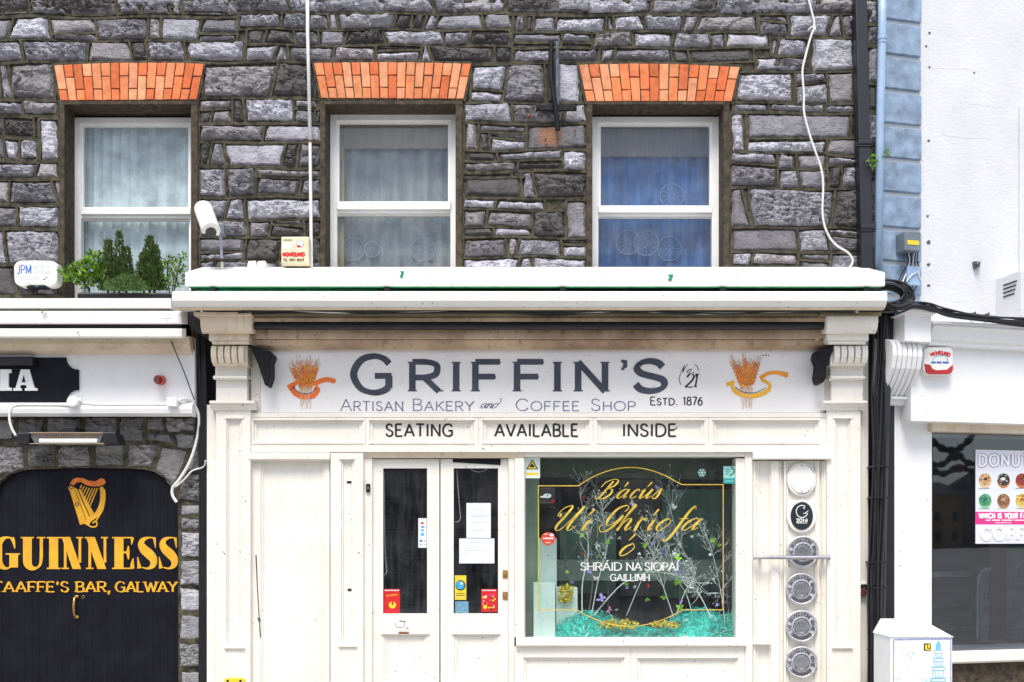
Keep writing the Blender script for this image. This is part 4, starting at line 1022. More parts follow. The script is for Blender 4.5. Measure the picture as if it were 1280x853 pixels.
# left blind panel and its neighbour
k = MB()
framed(k, 313.5, 412, 576, 905, 326, 405, 577, 900, -.125, -.100, -.02, 3.5)
k.prof(311, 412.5, [(-.165,566),(-.185,568),(-.185,574),(-.17,576),(-.02,576),(-.02,566)])
part('blind_panel', k, CR, shop, bevel=.003)
k = MB(); k.stroke([(320,694),(322,740),(325.5,797)], [1.6,1.2,1.4], -.125, .002); k.stroke([(323,772),(324.5,777)], 3.2, -.125, .0025)
part('paint_scrape', k, M['pewterdk'], shop)
k = MB()
framed(k, 413, 454, 566, 905, 426.5, 442, 575, 806, -.160, -.130, -.02, 2.6)
k.bx(423.5, 443.5, 571.5, 574.5, -.17, -.12); k.bx(422.5, 446, 806, 809, -.178, -.12)
mp = part('mid_pilaster', k, CR, shop, bevel=.003)
k = MB(); k.bx(433.5, 439.5, 601.5, 604.3, -.134, -.128); k.bx(434.5, 440.5, 736, 739, -.134, -.128); part('bolt_hole', k, M['black'], mp)

# door case and the two leaves
k = MB()
k.bx(454.3, 465, 573, 905, -.12, .05); k.bx(635.5, 643, 573, 905, -.12, .05)
dc = part('door_case', k, CR, shop, bevel=.003)
k = MB(); k.prof(454.3, 655, [(-.15,565.8),(-.14,569),(-.125,573),(.05,573),(.05,565.8)]); part('door_head', k, M['soiled_warmlit'], dc, bevel=.002)
k = MB(); k.bx(643.2, 655, 573, 797, -.135, .05); part('window_post', k, CR, shop, bevel=.003)
def leaf(X0, X1, g0, g1):
    k = MB(); YD = -.085
    k.bx(X0, g0, 574, 902, YD, YD+.05); k.bx(g1, X1, 574, 902, YD, YD+.05); k.bx(g0, g1, 574, 585.6, YD, YD+.05)
    framed(k, g0, g1, 767.3, 902, g0+1, g1-1, 792, 846, YD, YD+.022, YD+.045, 3.6)
    k.prof(g0-2.5, g1+3, [(YD-.010,790.5),(YD-.018,791.5),(YD-.016,793),(YD,794),(YD+.01,794),(YD+.01,790.5)])
    o = part('door', k, CR, shop, bevel=.002)
    p = MB(); p.bx(g0, g1, 585.6, 767.3, YD+.022, YD+.028); part('pane', p, M['glassdk'], o)
    return o
dl = leaf(465.3, 549.2, 478.8, 533.8); dr = leaf(550.6, 635.2, 567, 622.6)
k = MB(); k.prism([(628.3,713),(634.5,713),(634.5,723),(628.3,723)], -.092, -.08); k.disc(631.4,718,1.6,2.2,-.098,-.09); part('lock', k, M['brass'], dr, bevel=.001)
k = MB(); k.prism([(628.3,740),(634.5,740),(634.5,750),(628.3,750)], -.091, -.08)
part('lock', k, M['brass'], dr, bevel=.001)
k = MB(); k.bx(457.5, 462.5, 605, 615.5, -.14, -.118); k.disc(460,610.5,1.3,1.6,-.146,-.138, 1); part('latch', k, [M['black'], M['steel']], dc, bevel=.002)
k = MB(); k.bx(491, 511, 774, 789, -.0862, -.084); k.stroke([(500+6*math.cos(R(a)), 780+5*math.sin(R(a))) for a in range(-30, 200, 15)], .6, -.0862, .001, 1); k.stroke([(499,776.3),(507,777.3)], 1.2, -.0862, .001, 1)
part('filled_letter_slot', k, [M['creamclean'], M['pewterdk']], dl)
k = MB(); k.bx(498, 511, 790.3, 792.6, -.1055, -.09); part('rust_mark', k, M['rust'], dl)
# draught cover at the top of the right leaf
k = MB(); k.prism([(566,572),(626,572),(625.5,581.5),(566,578)], -.094, -.0855); solo('door_closer_cover', k, M['iron'], 'dark strip fixed aslant across the head of the right bakery door', 'strip', bevel=.002)

# display window
k = MB()
k.bx(655.2, 656.5, 571, 797, -.11, -.03); k.bx(920, 931, 573, 797, -.115, .05); k.bx(655.2, 931, 566, 571, -.135, .05)
k.prof(645, 933, [(-.155,796.8),(-.17,798),(-.175,807),(-.165,808.5),(-.02,808.5),(-.02,796.8)])
win = part('display_window', k, CR, shop, bevel=.002)
k = MB(); k.bx(656.5, 920, 571, 796.8, -.075, -.068); part('pane', k, M['glass'], win)
k = MB(); k.bx(931.3, 941, 566, 905, -.135, -.02); part('window_post', k, CR, shop, bevel=.003)
k = MB(); framed(k, 643.2, 788.4, 808.7, 905, 655, 780, 822, 890, -.13, -.105, -.02, 3.2)
k.bx(653.5, 781.5, 820.3, 822.3, -.137, -.10); part('stall_panel', k, CR, shop, bevel=.003)
k = MB(); framed(k, 788.6, 931, 808.7, 905, 797, 922, 822, 890, -.13, -.105, -.02, 3.2)
k.bx(795.5, 923.5, 821, 823, -.137, -.10); part('stall_panel', k, CR, shop, bevel=.003)
# reeded panel that carries the plaques
k = MB()
k.bx(941.2, 1033.6, 576, 905, -.095, -.02)
for a, b, y in ((941.5,945,.13),(945,948,.115),(961,964,.11),(964,974,.135),(974,977,.115),(980,983,.13),(983,985.5,.115),(1019,1021.5,.115),(1021.5,1024,.13),(1027,1030,.115),(1030,1033.5,.13)):
    k.bx(a+.1, b-.1, 576.3, 905, -y, -.09)
k.prof(941.3, 1039, [(-.19,565.8),(-.205,567),(-.205,573.5),(-.19,575),(-.02,575),(-.02,565.8)])
k.bx(942, 964, 803.5, 806, -.165, -.09); k.bx(944.5, 962, 800, 803.3, -.15, -.09)
part('plaque_panel', k, CR, shop, bevel=.003)

# gilding and lettering on the display glass (front face)
YG = -.0752
k = MB()
def arcpts(x0, x1, y0, ym, n=18): return [(x0+(x1-x0)*i/n, y0+(ym-y0)*(1-((i/n)*2-1)**2)) for i in range(n+1)]
fr_ = [(673,607.5),(723,607.5)] + arcpts(723,853,607.5,584.5)[1:-1] + [(853,606),(904,606)]
k.stroke(fr_, 1.15, YG, .0006); k.stroke([(904,605.5),(904,762.5)], 1.15, YG, .0006)
k.stroke([(904,762.5),(853,762.5)] + arcpts(853,721,762.5,783)[1:-1] + [(721,762.5),(672,762.5)], 1.15, YG, .0006); k.stroke([(673,763),(673,607)], 1.1, YG, .0006)
part('gilt_border', k, M['gold'], win)
k = MB()
for ch, xa, xb in (('B',744,773),('á',771.5,787),('c',788,799.5),('ú',799.5,816),('s',815,827)): script_at(k, ch, xa, xb, 623.5, 11.8, YG, 2.6, .7)
for ch, xa, xb in (('U',694.5,731),('í',728,739),('G',749,786),('h',771,796),('r',793,808),('í',810,819.5),('o',820.5,838),('f',829,870),('a',853,877)): script_at(k, ch, xa, xb, 663.5, 15.3, YG, 3.1, .75)
script_at(k, 'ó', 775, 793, 695, 15.5, YG, 3.1, .8)
part('script_lettering', k, M['gold'], win)
k = MB()
text(k, 'SHRÁID', 726, 777, 703.5, 713.2, YG, 1.5, .7, gap=.12, serif=.6, st=.6); text(k, 'NA', 783, 802, 703.5, 713.2, YG, 1.5, .7, gap=.1, serif=.6, st=.6); text(k, 'SIOPAÍ', 806, 848, 703.5, 713.2, YG, 1.5, .7, gap=.12, serif=.6, st=.6)
text(k, 'GAILLIMH', 763, 812, 718, 726.2, YG, 1.25, .7, gap=.12, serif=.5, st=.6)
part('address_lettering', k, M['whitep'], win)

# interior of the bakery
k = MB()
k.box3(-2.6, 2.9, 2.6, 2.7, 0, 3.0, 1); k.box3(-2.6, 2.9, .06, 2.6, -.02, .004, 2); k.box3(-2.6, 2.9, .02, 2.6, 2.62, 2.7)
k.box3(-2.68, -2.603, .02, 2.7, 0, 2.7); k.box3(2.9, 3.0, .02, 2.7, 0, 2.7)
k.box3(.03, .09, .10, 2.6, 0, 2.62, 1)            # partition between door lobby and window
for i in range(12): k.box3(-1.3, .02, 1.30, 1.34, .75+i*.155, .89+i*.155, 1)
k.bx(470, 630, 716, 727, 1.2, 1.28, 3)
part('interior', k, [M['room'], M['slats'], M['floor'], plain('counter_edge', (.15,.13,.10), .7)], shop)
k = MB(); k.bx(640, 935, 797.5, 803, -.066, .75); k.bx(640, 935, 803.2, 860, .72, .75)
part('window_bed', k, M['slats'], shop)
k = MB()
k.prism([(655,590),(930,590),(930,600),(655,596)], .5, .52)
k.bx(655, 930, 572, 590, .40, .44, 0)
part('pelmet', k, plain('olive_pelmet', (.12,.14,.09), .8), shop)
k = MB(); k.bx(700, 770, 640, 742, .9, .93, 0); k.bx(828, 915, 612, 748, .9, .93, 0); k.bx(775, 826, 600, 745, 1.1, 1.13, 1); k.bx(645, 674, 572, 800, .28, .33, 2)
part('back_screen', k, [plain('green_reflection_board', (.15,.31,.24), .7), plain('dim_door', (.19,.18,.17), .7), plain('greenish_post', (.40,.52,.40), .6)], shop)  # board greens lifted to stand in for the street's grey-green reflection
k = MB(); k.bx(690, 930, 700, 726, .62, .66); part('shelf', k, plain('grey_green_shelf', (.30,.39,.34), .7), shop)

# retracted awning of the bakery
a = thing('retracted_awning', 'long white awning box over the bakery sign with green canvas rolled inside', 'awning', G.at(665, 385, -.5))
k = MB(); k.prof(232, 1105.5, [(-.50,340.5),(-.515,343),(-.515,357),(-.505,358.5),(-.47,358.5),(-.46,343),(-.02,338),(-.02,334)]); part('cover', k, M['creamclean'], a, bevel=.003)
k = MB(); k.prof(215.5, 1108.5, [(-.595,364.5),(-.61,367),(-.61,376),(-.59,381),(-.56,385.5),(-.50,386.5),(-.50,364.5)]); part('front_bar', k, M['creamclean'], a, bevel=.004)
k = MB(); k.prof(218, 1106, [(-.57,384.9),(-.555,387.2),(-.49,388.4),(-.49,386.6),(-.53,386.2)]); part('lip', k, M['soiled_warmlit'], a)
k = MB()
pts = [(243,364,-.50),(262,358,-.43),(500,362.5,-.43),(760,365.5,-.43),(1098,367,-.50)]
lo = [k.at(238,372,-.54), k.at(1100,372,-.54)]
vs = [k.at(*p) for p in pts]
k.add(vs + [lo[1], lo[0]], [(0,1,2,3,4,5,6)]); k.bx(236, 1102, 357.9, 359.3, -.50, -.47)
part('canvas', k, M['canvas'], a)
k = MB(); k.bx(240, 1098, 352, 380, -.36, -.06); part('back_case', k, M['black'], a)
for px in (262, 480, 700, 900, 1080):
    k = MB(); k.bx(px, px+7, 360, 380, -.52, -.05); part('arm_bracket', k, M['iron'], a)
# weeping specks of paint on the awning
for px, py, lab in ((502,343,'green rag snagged on the awning edge below the middle window'), (838,347,'green rag hanging over the awning edge below the right window')):
    k = MB(); s = 1 if px < 600 else 1.2
    k.prism([(px-2*s,py-4),(px+3*s,py-4),(px+2.4*s,py-.5),(px+1*s,py+1),(px+1.8*s,py+3),(px-.5*s,py+4.5),(px-2.6*s,py+2.5),(px-.6*s,py)], -.522, -.513)
    solo('rag', k, plain('green_rag', (.01,.26,.16), .8), lab, 'rag')

# side brackets for lamps on the sign
def lampbracket(pts, lab):
    k = MB(); k.prism(pts, -.30, -.12); solo('iron_bracket', k, M['iron'], lab, 'bracket', bevel=.01)
lampbracket([(313,431),(317,433),(327,439),(337,438.5),(341,444),(338,452),(338,470),(334,481.5),(331,482),(327,470),(321,452),(314,438)], 'black iron bracket at the left end of the bakery sign')
lampbracket([(1041,430),(1043,432),(1042,438),(1038,446),(1034,452),(1033,472),(1029,479),(1024,478),(1022,470),(1024,455),(1020,446),(1022,438),(1032,435)], 'black iron bracket at the right end of the bakery sign')
# ---------------------------------------------------------------- plaques on the reeded panel
def plaque_back(k, py, rx, ry): pass
t = thing('plaque', 'blank cream oval plaque, topmost on the reeded panel', 'plaque', G.at(1002, 620, -.14), group='plaques on the reeded panel')
k = MB(); k.lathe(1002, 599.5, [(18.5,-.095),(18.5,-.128),(17.3,-.134)], 40, asp=1.14); part('backing', k, M['creamclean'], t, bevel=.002)
k = MB(); k.lathe(1002.5, 599, [(15.2,-.134),(15.2,-.139),(14.4,-.142)], 40, asp=1.2); part('face', k, M['creamclean'], t)
k = MB(); k.stroke([(1002.5+15.6*math.cos(R(a)), 599.2+18.6*math.sin(R(a))) for a in range(48, 112, 5)], .8, -.1345, .001); k.stroke([(1002.5+15.7*math.cos(R(a)), 599.2+18.7*math.sin(R(a))) for a in range(-70, -20, 5)], .6, -.1345, .001)
k.disc(1002.5, 582, .9, .9, -.144, -.14); k.disc(1002.5, 615, .9, .9, -.144, -.14); part('screw', k, M['pewterdk'], t)
t = thing('plaque', 'black oval plaque dated 2014, second from the top on the reeded panel', 'plaque', G.at(1002, 665, -.14), group='plaques on the reeded panel')
k = MB(); k.lathe(1002, 645.5, [(18.5,-.095),(18.5,-.126),(17.6,-.131)], 40, asp=1.12); part('backing', k, M['creamclean'], t)
k = MB(); k.lathe(1002.3, 645, [(14,-.131),(14,-.138),(13.4,-.141)], 40, asp=1.26); part('face', k, plain('slate_black_enamel', (.018,.026,.032), .3), t)
k = MB(); k.stroke([(1002.5+7.2*math.cos(R(a)), 639.5+7.6*math.sin(R(a))) for a in range(-55, -345, -12)], 1.0, -.141, .001)
k.stroke([(1004,642.2),(1007,641.5),(1010.5,638.5)], [.6,1.1,.6], -.141, .001); k.disc(1005,635.2,1.0,1.0,-.1425,-.14)
text(k, '2014', 995.5, 1009.5, 648.6, 652.8, -.141, 1.0, gap=.2); k.stroke([(996,654),(1009,654)], .7, -.141, .001)
part('lettering', k, M['whitep'], t)
def medallion(py, px, tarn, lab):
    t = thing('plaque', lab, 'plaque', G.at(px, py+20, -.14), group='plaques on the reeded panel')
    k = MB(); k.lathe(px, py+1.5, [(19.3,-.095),(19.3,-.122),(18.6,-.127)], 40); part('backing', k, M['creamclean'], t)
    k = MB(); k.lathe(px, py, [(20,-.127),(20,-.150),(18.8,-.155),(17.9,-.150),(17.4,-.146),(12.2,-.146),(11.6,-.153),(10.4,-.155),(9.8,-.149)], 44)
    part('disc', k, M['pewter'], t, smooth=False)
    k = MB(); ringtext(k, 'THE BRIDGESTONE GUIDE', px, py, 13.1, -24, 204, 3.5, -.146, .85); part('ring_lettering', k, M['pewterdk'], t)
    k = MB()
    k.prism([(px-8.5,py-5),(px-3.5,py-7.5),(px+4,py-7.5),(px+8,py-5.5),(px+8.5,py+4),(px+6,py+6.5),(px-6,py+6.5),(px-8,py+4)], -.156, -.148)
    for i in range(4): k.bx(px-6+i*3.4, px-4+i*3.4, py-5, py+1, -.1585, -.15)
    for i in range(6): k.bx(px-7.2+i*2.5, px-5.6+i*2.5, py+2.2, py+5.2, -.1585, -.15)
    part('raised_emblem', k, M['steel'], t, bevel=.002)
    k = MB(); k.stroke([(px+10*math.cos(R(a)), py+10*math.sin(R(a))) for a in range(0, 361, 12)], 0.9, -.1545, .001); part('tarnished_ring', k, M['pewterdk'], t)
    k = MB(); k.stroke([(px+15*math.cos(R(a)), py+15*math.sin(R(a))) for a in range(38, 146, 8)], 4.0, -.1462, .0012)
    part('tarnished_band', k, M['pewterdk'], t)
medallion(690, 1004, 0, 'round pewter medallion behind the metal bar, uppermost of the medallions')
medallion(736.5, 1002, 0, 'round pewter medallion just below the metal bar')
medallion(783, 1002, 1, 'round pewter medallion, third of the four, level with the window sill')
medallion(828, 1002, 1, 'round pewter medallion, lowest on the reeded panel')
k = MB(); k.tpx([(942,697,-.20),(1037,697,-.20)], .017, 10); k.tpx([(1036,697,-.20),(1037.5,697,-.20)], .024, 10); k.tpx([(943,697,-.20),(941.5,697,-.20)], .024, 10)
k.tpx([(950,697.5,-.2),(950,697.5,-.1)], .012, 8); k.tpx([(1028,697,-.2),(1028,697,-.1)], .012, 8); solo('metal_bar', k, M['steel'], 'horizontal steel bar fixed across the uppermost pewter medallion', 'bar')
# padlock by the drainpipe
t = thing('padlock', 'rusty padlock on a hasp beside the black drainpipe', 'padlock', G.at(1079.5, 746, -.13))
k = MB(); k.bx(1075.8, 1083.4, 736, 745.5, -.145, -.12); part('body', k, plain('rusty_lock', (.11,.035,.02), .7, .2, vary=.5, scale=60), t, bevel=.006)
k = MB(); k.tpx([(1077,737,-.132),(1077.3,732.5,-.132),(1079.6,730.5,-.132),(1081.9,732.5,-.132),(1082.2,737,-.132)], .007, 6); part('shackle', k, M['iron'], t)
k = MB(); k.bx(1072.5, 1085.5, 728.6, 730.6, -.14, -.10); part('hasp', k, M['whitep'], t)
k = MB(); k.prism([(280,853),(280.5,849),(285,848),(300,848),(305,849),(305.5,853),(305.5,880),(280,880)], -.21, -.18); k.bx(283,286,850,853,-.213,-.209,1); k.bx(299,302,850,853,-.213,-.209,1)
solo('yellow_plate', k, [M['yelp'], M['ink']], 'small yellow plate at the foot of the left pilaster', 'plate', bevel=.002)

# ---------------------------------------------------------------- notices and stickers on the doors and windows
YD = -.0635
def flat(px0, px1, py0, py1, y, extra, mats, name, lab, cat, group=None, th=.0012):
    k = MB(); k.bx(px0, px1, py0, py1, y-th, y, 0)
    if extra: extra(k, y-th)
    return solo(name, k, mats, lab, cat, group)
def lines(x0, x1, ys, w=.5, m=1):
    def fn(k, y):
        for yy, a, b in ys: k.stroke([(x0+(x1-x0)*a, yy), (x0+(x1-x0)*b, yy)], w, y, .0003, m)
    return fn
flat(522.8, 533.3, 648, 685, YD, lambda k, y: [k.bx(526,529.5,653,655.5,y-.0004,y,2), k.bx(526.5,530.5,658,659.8,y-.0004,y,1), k.disc(528.2,663.3,1.8,1.5,y-.0004,y,3), k.bx(526,530,666.5,670,y-.0004,y,3), k.bx(524.5,528,675,677.5,y-.0004,y,1), k.disc(531,676.5,1.2,1.2,y-.0004,y,4), k.bx(524.5,527.5,680,681.3,y-.0004,y,3), k.bx(530,532.3,680,681.5,y-.0004,y,4)],
     [M['paper'], M['bluep'], M['redp'], M['skyp'], M['greyp']], 'sticker', 'tall white sticker with small coloured card marks on the left door glass', 'sticker')
flat(583, 613.5, 629, 672.7, YD, lines(585, 611, [(637.5,.2,.8),(644,.05,.95),(646,.1,.9),(653.5,.15,.85),(663.5,.2,.8)]), [M['paper'], M['greyp']], 'notice', 'upright white paper notice taped in the right door glass', 'notice')
flat(574, 618, 673.3, 704.5, YD-.0014, lines(576, 616, [(678,.25,.8),(685.5,.08,.42),(688.5,.08,.8),(691,.08,.18)]), [M['paper'], M['greyp']], 'notice', 'wide white paper notice overlapping the foot of the upright one', 'notice')
def redposter(a, b, c, d, lab, busy):
    def ex(k, y):
        r = random.Random(int(a))
        for i in range(7): k.bx(a+1+i*(b-a-2)/7, a+1+(i+.75)*(b-a-2)/7, c+1, c+2.4, y-.0004, y, 1)
        k.stroke([(a+3, c+8.6),(b-3, c+6.8)], 2.4 if not busy else 1.6, y, .0004, 3 if not busy else 4)
        if not busy:
            k.disc(a+10.5, d-10, 4.6, 4.3, y-.0005, y, 2); k.bx(a+9.5, a+11.8, d-14.5, d-10, y-.0009, y, 0)
            k.stroke([(a+2,d-3),(b-2,d-3)], .5, y, .0004, 4)
        else:
            for i in range(26):
                x, z = r.uniform(a+2, b-2), r.uniform(c+9, d-3); k.disc(x, z, r.uniform(.6,1.9), r.uniform(.6,1.6), y-.0004-.00002*i, y, r.choice([1,3,4,5,2]), 7)
            k.disc(a+5, d-6, 2.6, 2.6, y-.0012, y, 2, 10)
    flat(a, b, c, d, YD, ex, [M['redp'], M['paper'], M['yelp'], M['orangep'], M['pinkp'], M['ink']], 'poster', lab, 'poster')
redposter(480, 500, 736.5, 766.5, 'small red poster with a yellow fruit in the corner of the left door glass', False)
redposter(601.5, 621.5, 736.5, 765, 'small red poster crowded with pictures in the corner of the right door glass', True)
flat(568.5, 582.8, 719.5, 750, YD, lambda k, y: [k.disc(575.7,732,6.4,6.6,y-.0005,y,1,20), k.disc(575.4,731.7,5.2,5.4,y-.0009,y,2,20), k.disc(577,729.5,1.8,1.6,y-.0012,y,3,10), k.stroke([(570.5,742),(581,742)], .8, y, .0004, 1), k.stroke([(570.5,744.5),(581,744.5)], .9, y, .0004, 1), k.stroke([(571,747.5),(581,747.5)], .5, y, .0004, 4)],
     [M['yelp'], M['ink'], M['skyp'], M['paper'], M['greyp']], 'sticker', 'yellow sticker with a blue globe low in the right door glass', 'sticker')
flat(569, 585.6, 751.8, 766.6, YD, None, [plain('blue_grey_sticker', (.16,.33,.46), .5, vary=.35, scale=60)], 'sticker', 'plain blue square sticker under the yellow globe sticker', 'sticker')
for lab, pts in (('white cord hanging in a loop inside the left door glass', [(480,590,-.03),(480.5,640,-.03),(481.5,690,-.03),(483.3,712,-.03),(483,716,-.03),(480.5,719,-.03),(478.5,719.5,-.03)]),
                 ('white cord hanging in a loop inside the right door glass', [(571,588,-.03),(572.5,610,-.03),(575,640,-.03),(575.5,648,-.03),(573,652,-.03),(569,652.5,-.03)]),
                 ('short white cord sagging under the head of the right door', [(586,585,-.03),(591,588.5,-.03),(598,590,-.03),(605,588.5,-.03),(611,585,-.03)])):
    k = MB(); k.tpx(sm([tuple(map(float,p)) for p in pts]), .0045, 6); solo('cord', k, M['cablew'], lab, 'cord')
YG2 = -.0752
def tri(k, y):
    k.prism([(657.5,587),(673,587),(665.3,574.3)], y-.0005, y, 1); k.prism([(659.6,586),(670.9,586),(665.3,576.6)], y-.0009, y, 2)
    k.prism([(662,584.5),(668.5,584.5),(666.5,581),(664.2,579.5)], y-.0013, y, 1); k.bx(657.5, 673, 591, 594.2, y-.0005, y, 2)
flat(656.8, 675, 572, 598, YG2, tri, [M['pale'], M['ink'], M['yelp']], 'warning_sticker', 'pale sticker with yellow warning triangle in the top left of the display window', 'sticker')
flat(904.3, 919.6, 583, 604.8, YG2, lambda k, y: [k.bx(904.3,919.6,598,604.8,y-.0004,y,1), k.stroke([(906.5,587),(912,587)], 1.3, y, .0004, 1), k.stroke([(906.5,590),(912,590)], 1.3, y, .0004, 1), k.stroke([(906.5,592.7),(911,592.7)], 1.3, y, .0004, 1), k.stroke(sm([(914,584.5),(917.5,587.5),(917,591.5),(912,595)]), [1,2,2.4,2.2]+[1.6]*15, y, .0004, 2), k.stroke([(906,601.5),(917,601.5)], 1.0, y, .0004, 0)],
     [plain('mint_sticker', (.30,.62,.58), .5), M['tealp'], plain('bottle_green_print', (.03,.16,.10), .5)], 'sticker', 'mint and teal sticker in the top right of the display window', 'sticker')
k2 = MB(); k2.disc(685.3, 673, 9, 7.5, YG2-.0012, YG2, 0, 24); k2.prism([(677,677),(693.5,677),(690,680.5),(685,682.5),(680,680.5)], YG2-.0010, YG2, 0)
k2.disc(689.5,669,2.6,1.8,YG2-.0018,YG2,1,12)
for (a_, b_, c_, w_) in ((679,692,673.2,2.2),(682,688,678.5,1.2),(680,685,668,.9)): k2.stroke([(a_+j*(b_-a_)/6, c_) for j in range(7)], [w_, w_*.4]*3+[w_], YG2-.0012, .0004, 1)
solo('sticker', k2, [plain('orange_red_sticker', (.62,.07,.03), .45), M['paper']], 'round red sticker at the left of the display window glass', 'sticker')
flat(673.8, 693.8, 608, 629.8, YG2+.009, lambda k, y: [k.disc(684,620,5.2,2.8,y-.0004,y,1,14), k.disc(678.5,621.3,3.4,1.2,y-.0005,y,1,12), k.disc(684.5,619.5,1.2,1.2,y-.0008,y,2,10), k.stroke([(677,611.2),(688,611.2)], .5, y, .0004, 2), k.disc(692,626.5,2.3,2.3,y-.0006,y,3,12), k.stroke([(675,628.4),(691,628.4)], .5, y, .0004, 2)],
     [plain('black_card', (.015,.01,.012), .5), M['paper'], plain('brown_print', (.22,.10,.06), .6), M['redp']], 'poster', 'small black card with a white shape and red dot behind the gilt border', 'card')
k = MB()
for i in range(6):
    a = math.pi*i/3; k.stroke([(877.3,591.2),(877.3+5*math.cos(a), 591.2+5.2*math.sin(a))], 1.0, YG2, .0006); 
    for d in (-.4,.4): k.stroke([(877.3+3*math.cos(a), 591.2+3*math.sin(a)),(877.3+5*math.cos(a+d), 591.2+5*math.sin(a+d))], .7, YG2, .0006)
solo('snowflake_sticker', k, plain('pale_teal_print', (.35,.62,.60), .5), 'small pale snowflake sticker on the upper right of the display glass', 'sticker')

# ---------------------------------------------------------------- display inside the bakery window
def boxstand(x0, x1, y0, y1, ya, yb, lab):
    k = MB(); k.bx(x0, x1, y0, y1, ya, yb); solo('display_plinth', k, M['stand'], lab, 'plinth', bevel=.004)
boxstand(672, 696, 673, 798, .22, .50, 'tall pale plinth at the left of the window display')
boxstand(667, 694, 729, 798, -.03, .20, 'low pale plinth in front of the tall one in the window display')
boxstand(695, 722, 735, 798, .10, .34, 'mint plinth holding the yellow flowers in the window display')
def flowers(cx, cy, rx, ry, n, y, lab, seed):
    r = random.Random(seed); t = MB()
    for i in range(n):
        a = r.uniform(0, 6.28); d = math.sqrt(r.random()); x, z = cx+rx*d*math.cos(a), cy+ry*d*math.sin(a)
        c = Vector(t.at(x, z, y + r.uniform(-.05,.05))); s = r.uniform(.012,.024)
        for q in range(4):
            u = Vector((r.uniform(-1,1), r.uniform(-1,.2), r.uniform(-1,1))).normalized()*s; v = Vector((r.uniform(-1,1), r.uniform(-.5,.5), r.uniform(-1,1))).normalized()*s
            t.add([tuple(c), tuple(c+u), tuple(c+u+v), tuple(c+v)], [(0,1,2,3)], 0 if r.random() < .8 else 1)
    solo('flower_bunch', t, [M['yelp'], M['leafH']], lab, 'flowers', recalc=False)
flowers(707, 743, 10, 11, 60, .06, 'bunch of yellow flowers on the mint plinth', 1)
flowers(775, 781, 24, 5, 90, -.015, 'strip of yellow flowers lying along the front of the teal shreds', 2)
flowers(832, 781, 18, 3.5, 50, -.015, 'yellow flowers at the middle of the teal nest of shreds', 3)
r = random.Random(21); k = MB()
mounds = [(738, 50, 33, .12), (790, 50, 14, .18), (872, 48, 37, .16), (912, 24, 30, .1)]
for i in range(6500):
    cx, hw, hh, dp = r.choice(mounds); u = r.uniform(-1,1); v = r.random()
    top = hh*(1-u*u)**.6
    px = cx + u*hw; py = 797 - v*top
    if px > 921 or px < 697: continue
    y = -.04 + dp*(v + r.uniform(0,.8)); c = Vector(k.at(px, py, y))
    d = Vector((r.gauss(0,1), r.gauss(0,.6), r.gauss(0,.6))).normalized()*r.uniform(.012,.035); w = Vector((r.gauss(0,1), r.gauss(0,1), r.gauss(0,1))).normalized()*.0042
    mid = c + Vector((0,-.006, r.uniform(.0,.012)))
    k.add([tuple(c-d-w), tuple(mid-w), tuple(mid+w), tuple(c-d+w), tuple(c+d-w), tuple(c+d+w)], [(0,1,2,3),(1,4,5,2)], r.choices([0,1,2,3],[10,1.4,1.6,8])[0])
for cx, hw, hh, dp in mounds:
    vs = []; n = 16
    for i in range(n+1):
        u = -1+2*i/n; x = min(920, max(690, cx+u*hw))
        vs += [k.at(x, 797-hh*.86*(1-u*u)**.6, dp+.0), k.at(x, 798, .0)]
    k.add(vs, [(2*i,2*i+2,2*i+3,2*i+1) for i in range(n)], 3)
o = solo('shredded_paper', k, [M['teal'], M['pale'], plain('deep_teal_paper', (.008,.25,.21), .6), plain('bright_aqua_paper', (.04,.80,.70), .6)], 'mounds of teal shredded paper along the bottom of the display window', 'shredded paper', recalc=False); o['kind'] = 'stuff'
def branch(pts, r0, seed, mat, lab, twigs=7, group='bare branches in the window display'):
    r = random.Random(seed); k = MB(); r0 *= .80; twigs += 8; P = [Vector(k.at(px + (r.uniform(-4,4) if 0 < i else 0), py, y)) for i, (px, py, y) in enumerate(pts)]
    S = [Vector(v) for v in sm([tuple(p) for p in P], 6)]
    n = len(S); k.tube(S, [r0*(1-.75*i/n) for i in range(n)], 6)
    def twig(p, d, L, rad, lvl):
        q = [p]; 
        for i in range(5):
            d = (d + Vector((r.gauss(0,.22), r.gauss(0,.12), r.gauss(.05,.16)))).normalized(); q.append(q[-1] + d*L/5)
        k.tube(q, [rad*(1-.7*i/6) for i in range(6)], 4)
        if r.random() < .35:      # a dry bud at the tip
            s_ = r.uniform(.004, .010); v = Vector((r.gauss(0,1), r.gauss(0,.6), r.gauss(0,1))).normalized()*s_; w = Vector((-v.z, v.y*.3, v.x)); k.add([tuple(q[-1]-v), tuple(q[-1]+w), tuple(q[-1]+v), tuple(q[-1]-w)], [(0,1,2,3)])
        if lvl < 2:
            for _ in range(r.randint(1,3)):
                s_ = r.choice([-1,1]); twig(q[r.randint(1,4)], (d + Vector((s_*r.uniform(.5,1), r.uniform(-.2,.2), r.uniform(-.2,.5)))).normalized(), L*r.uniform(.4,.7), rad*.65, lvl+1)
    for i in range(twigs):
        j = r.randint(n//3, n-2); d = (S[j+1]-S[j]).normalized(); s_ = r.choice([-1,1])
        twig(S[j], (d + Vector((s_*r.uniform(.4,1.0), r.uniform(-.2,.2), r.uniform(-.1,.4)))).normalized(), r.uniform(.10,.26), r0*.45, 0)
    solo('bare_branch', k, mat, lab, 'branch', group, recalc=False, smooth=True)
L_ = 'bare '
branch([(728,775,.10),(731,730,.10),(733,690,.11),(729,650,.12),(726,615,.12)], .0085, 1, M['twig'], 'white painted branch rising straight beside the pale plinths')
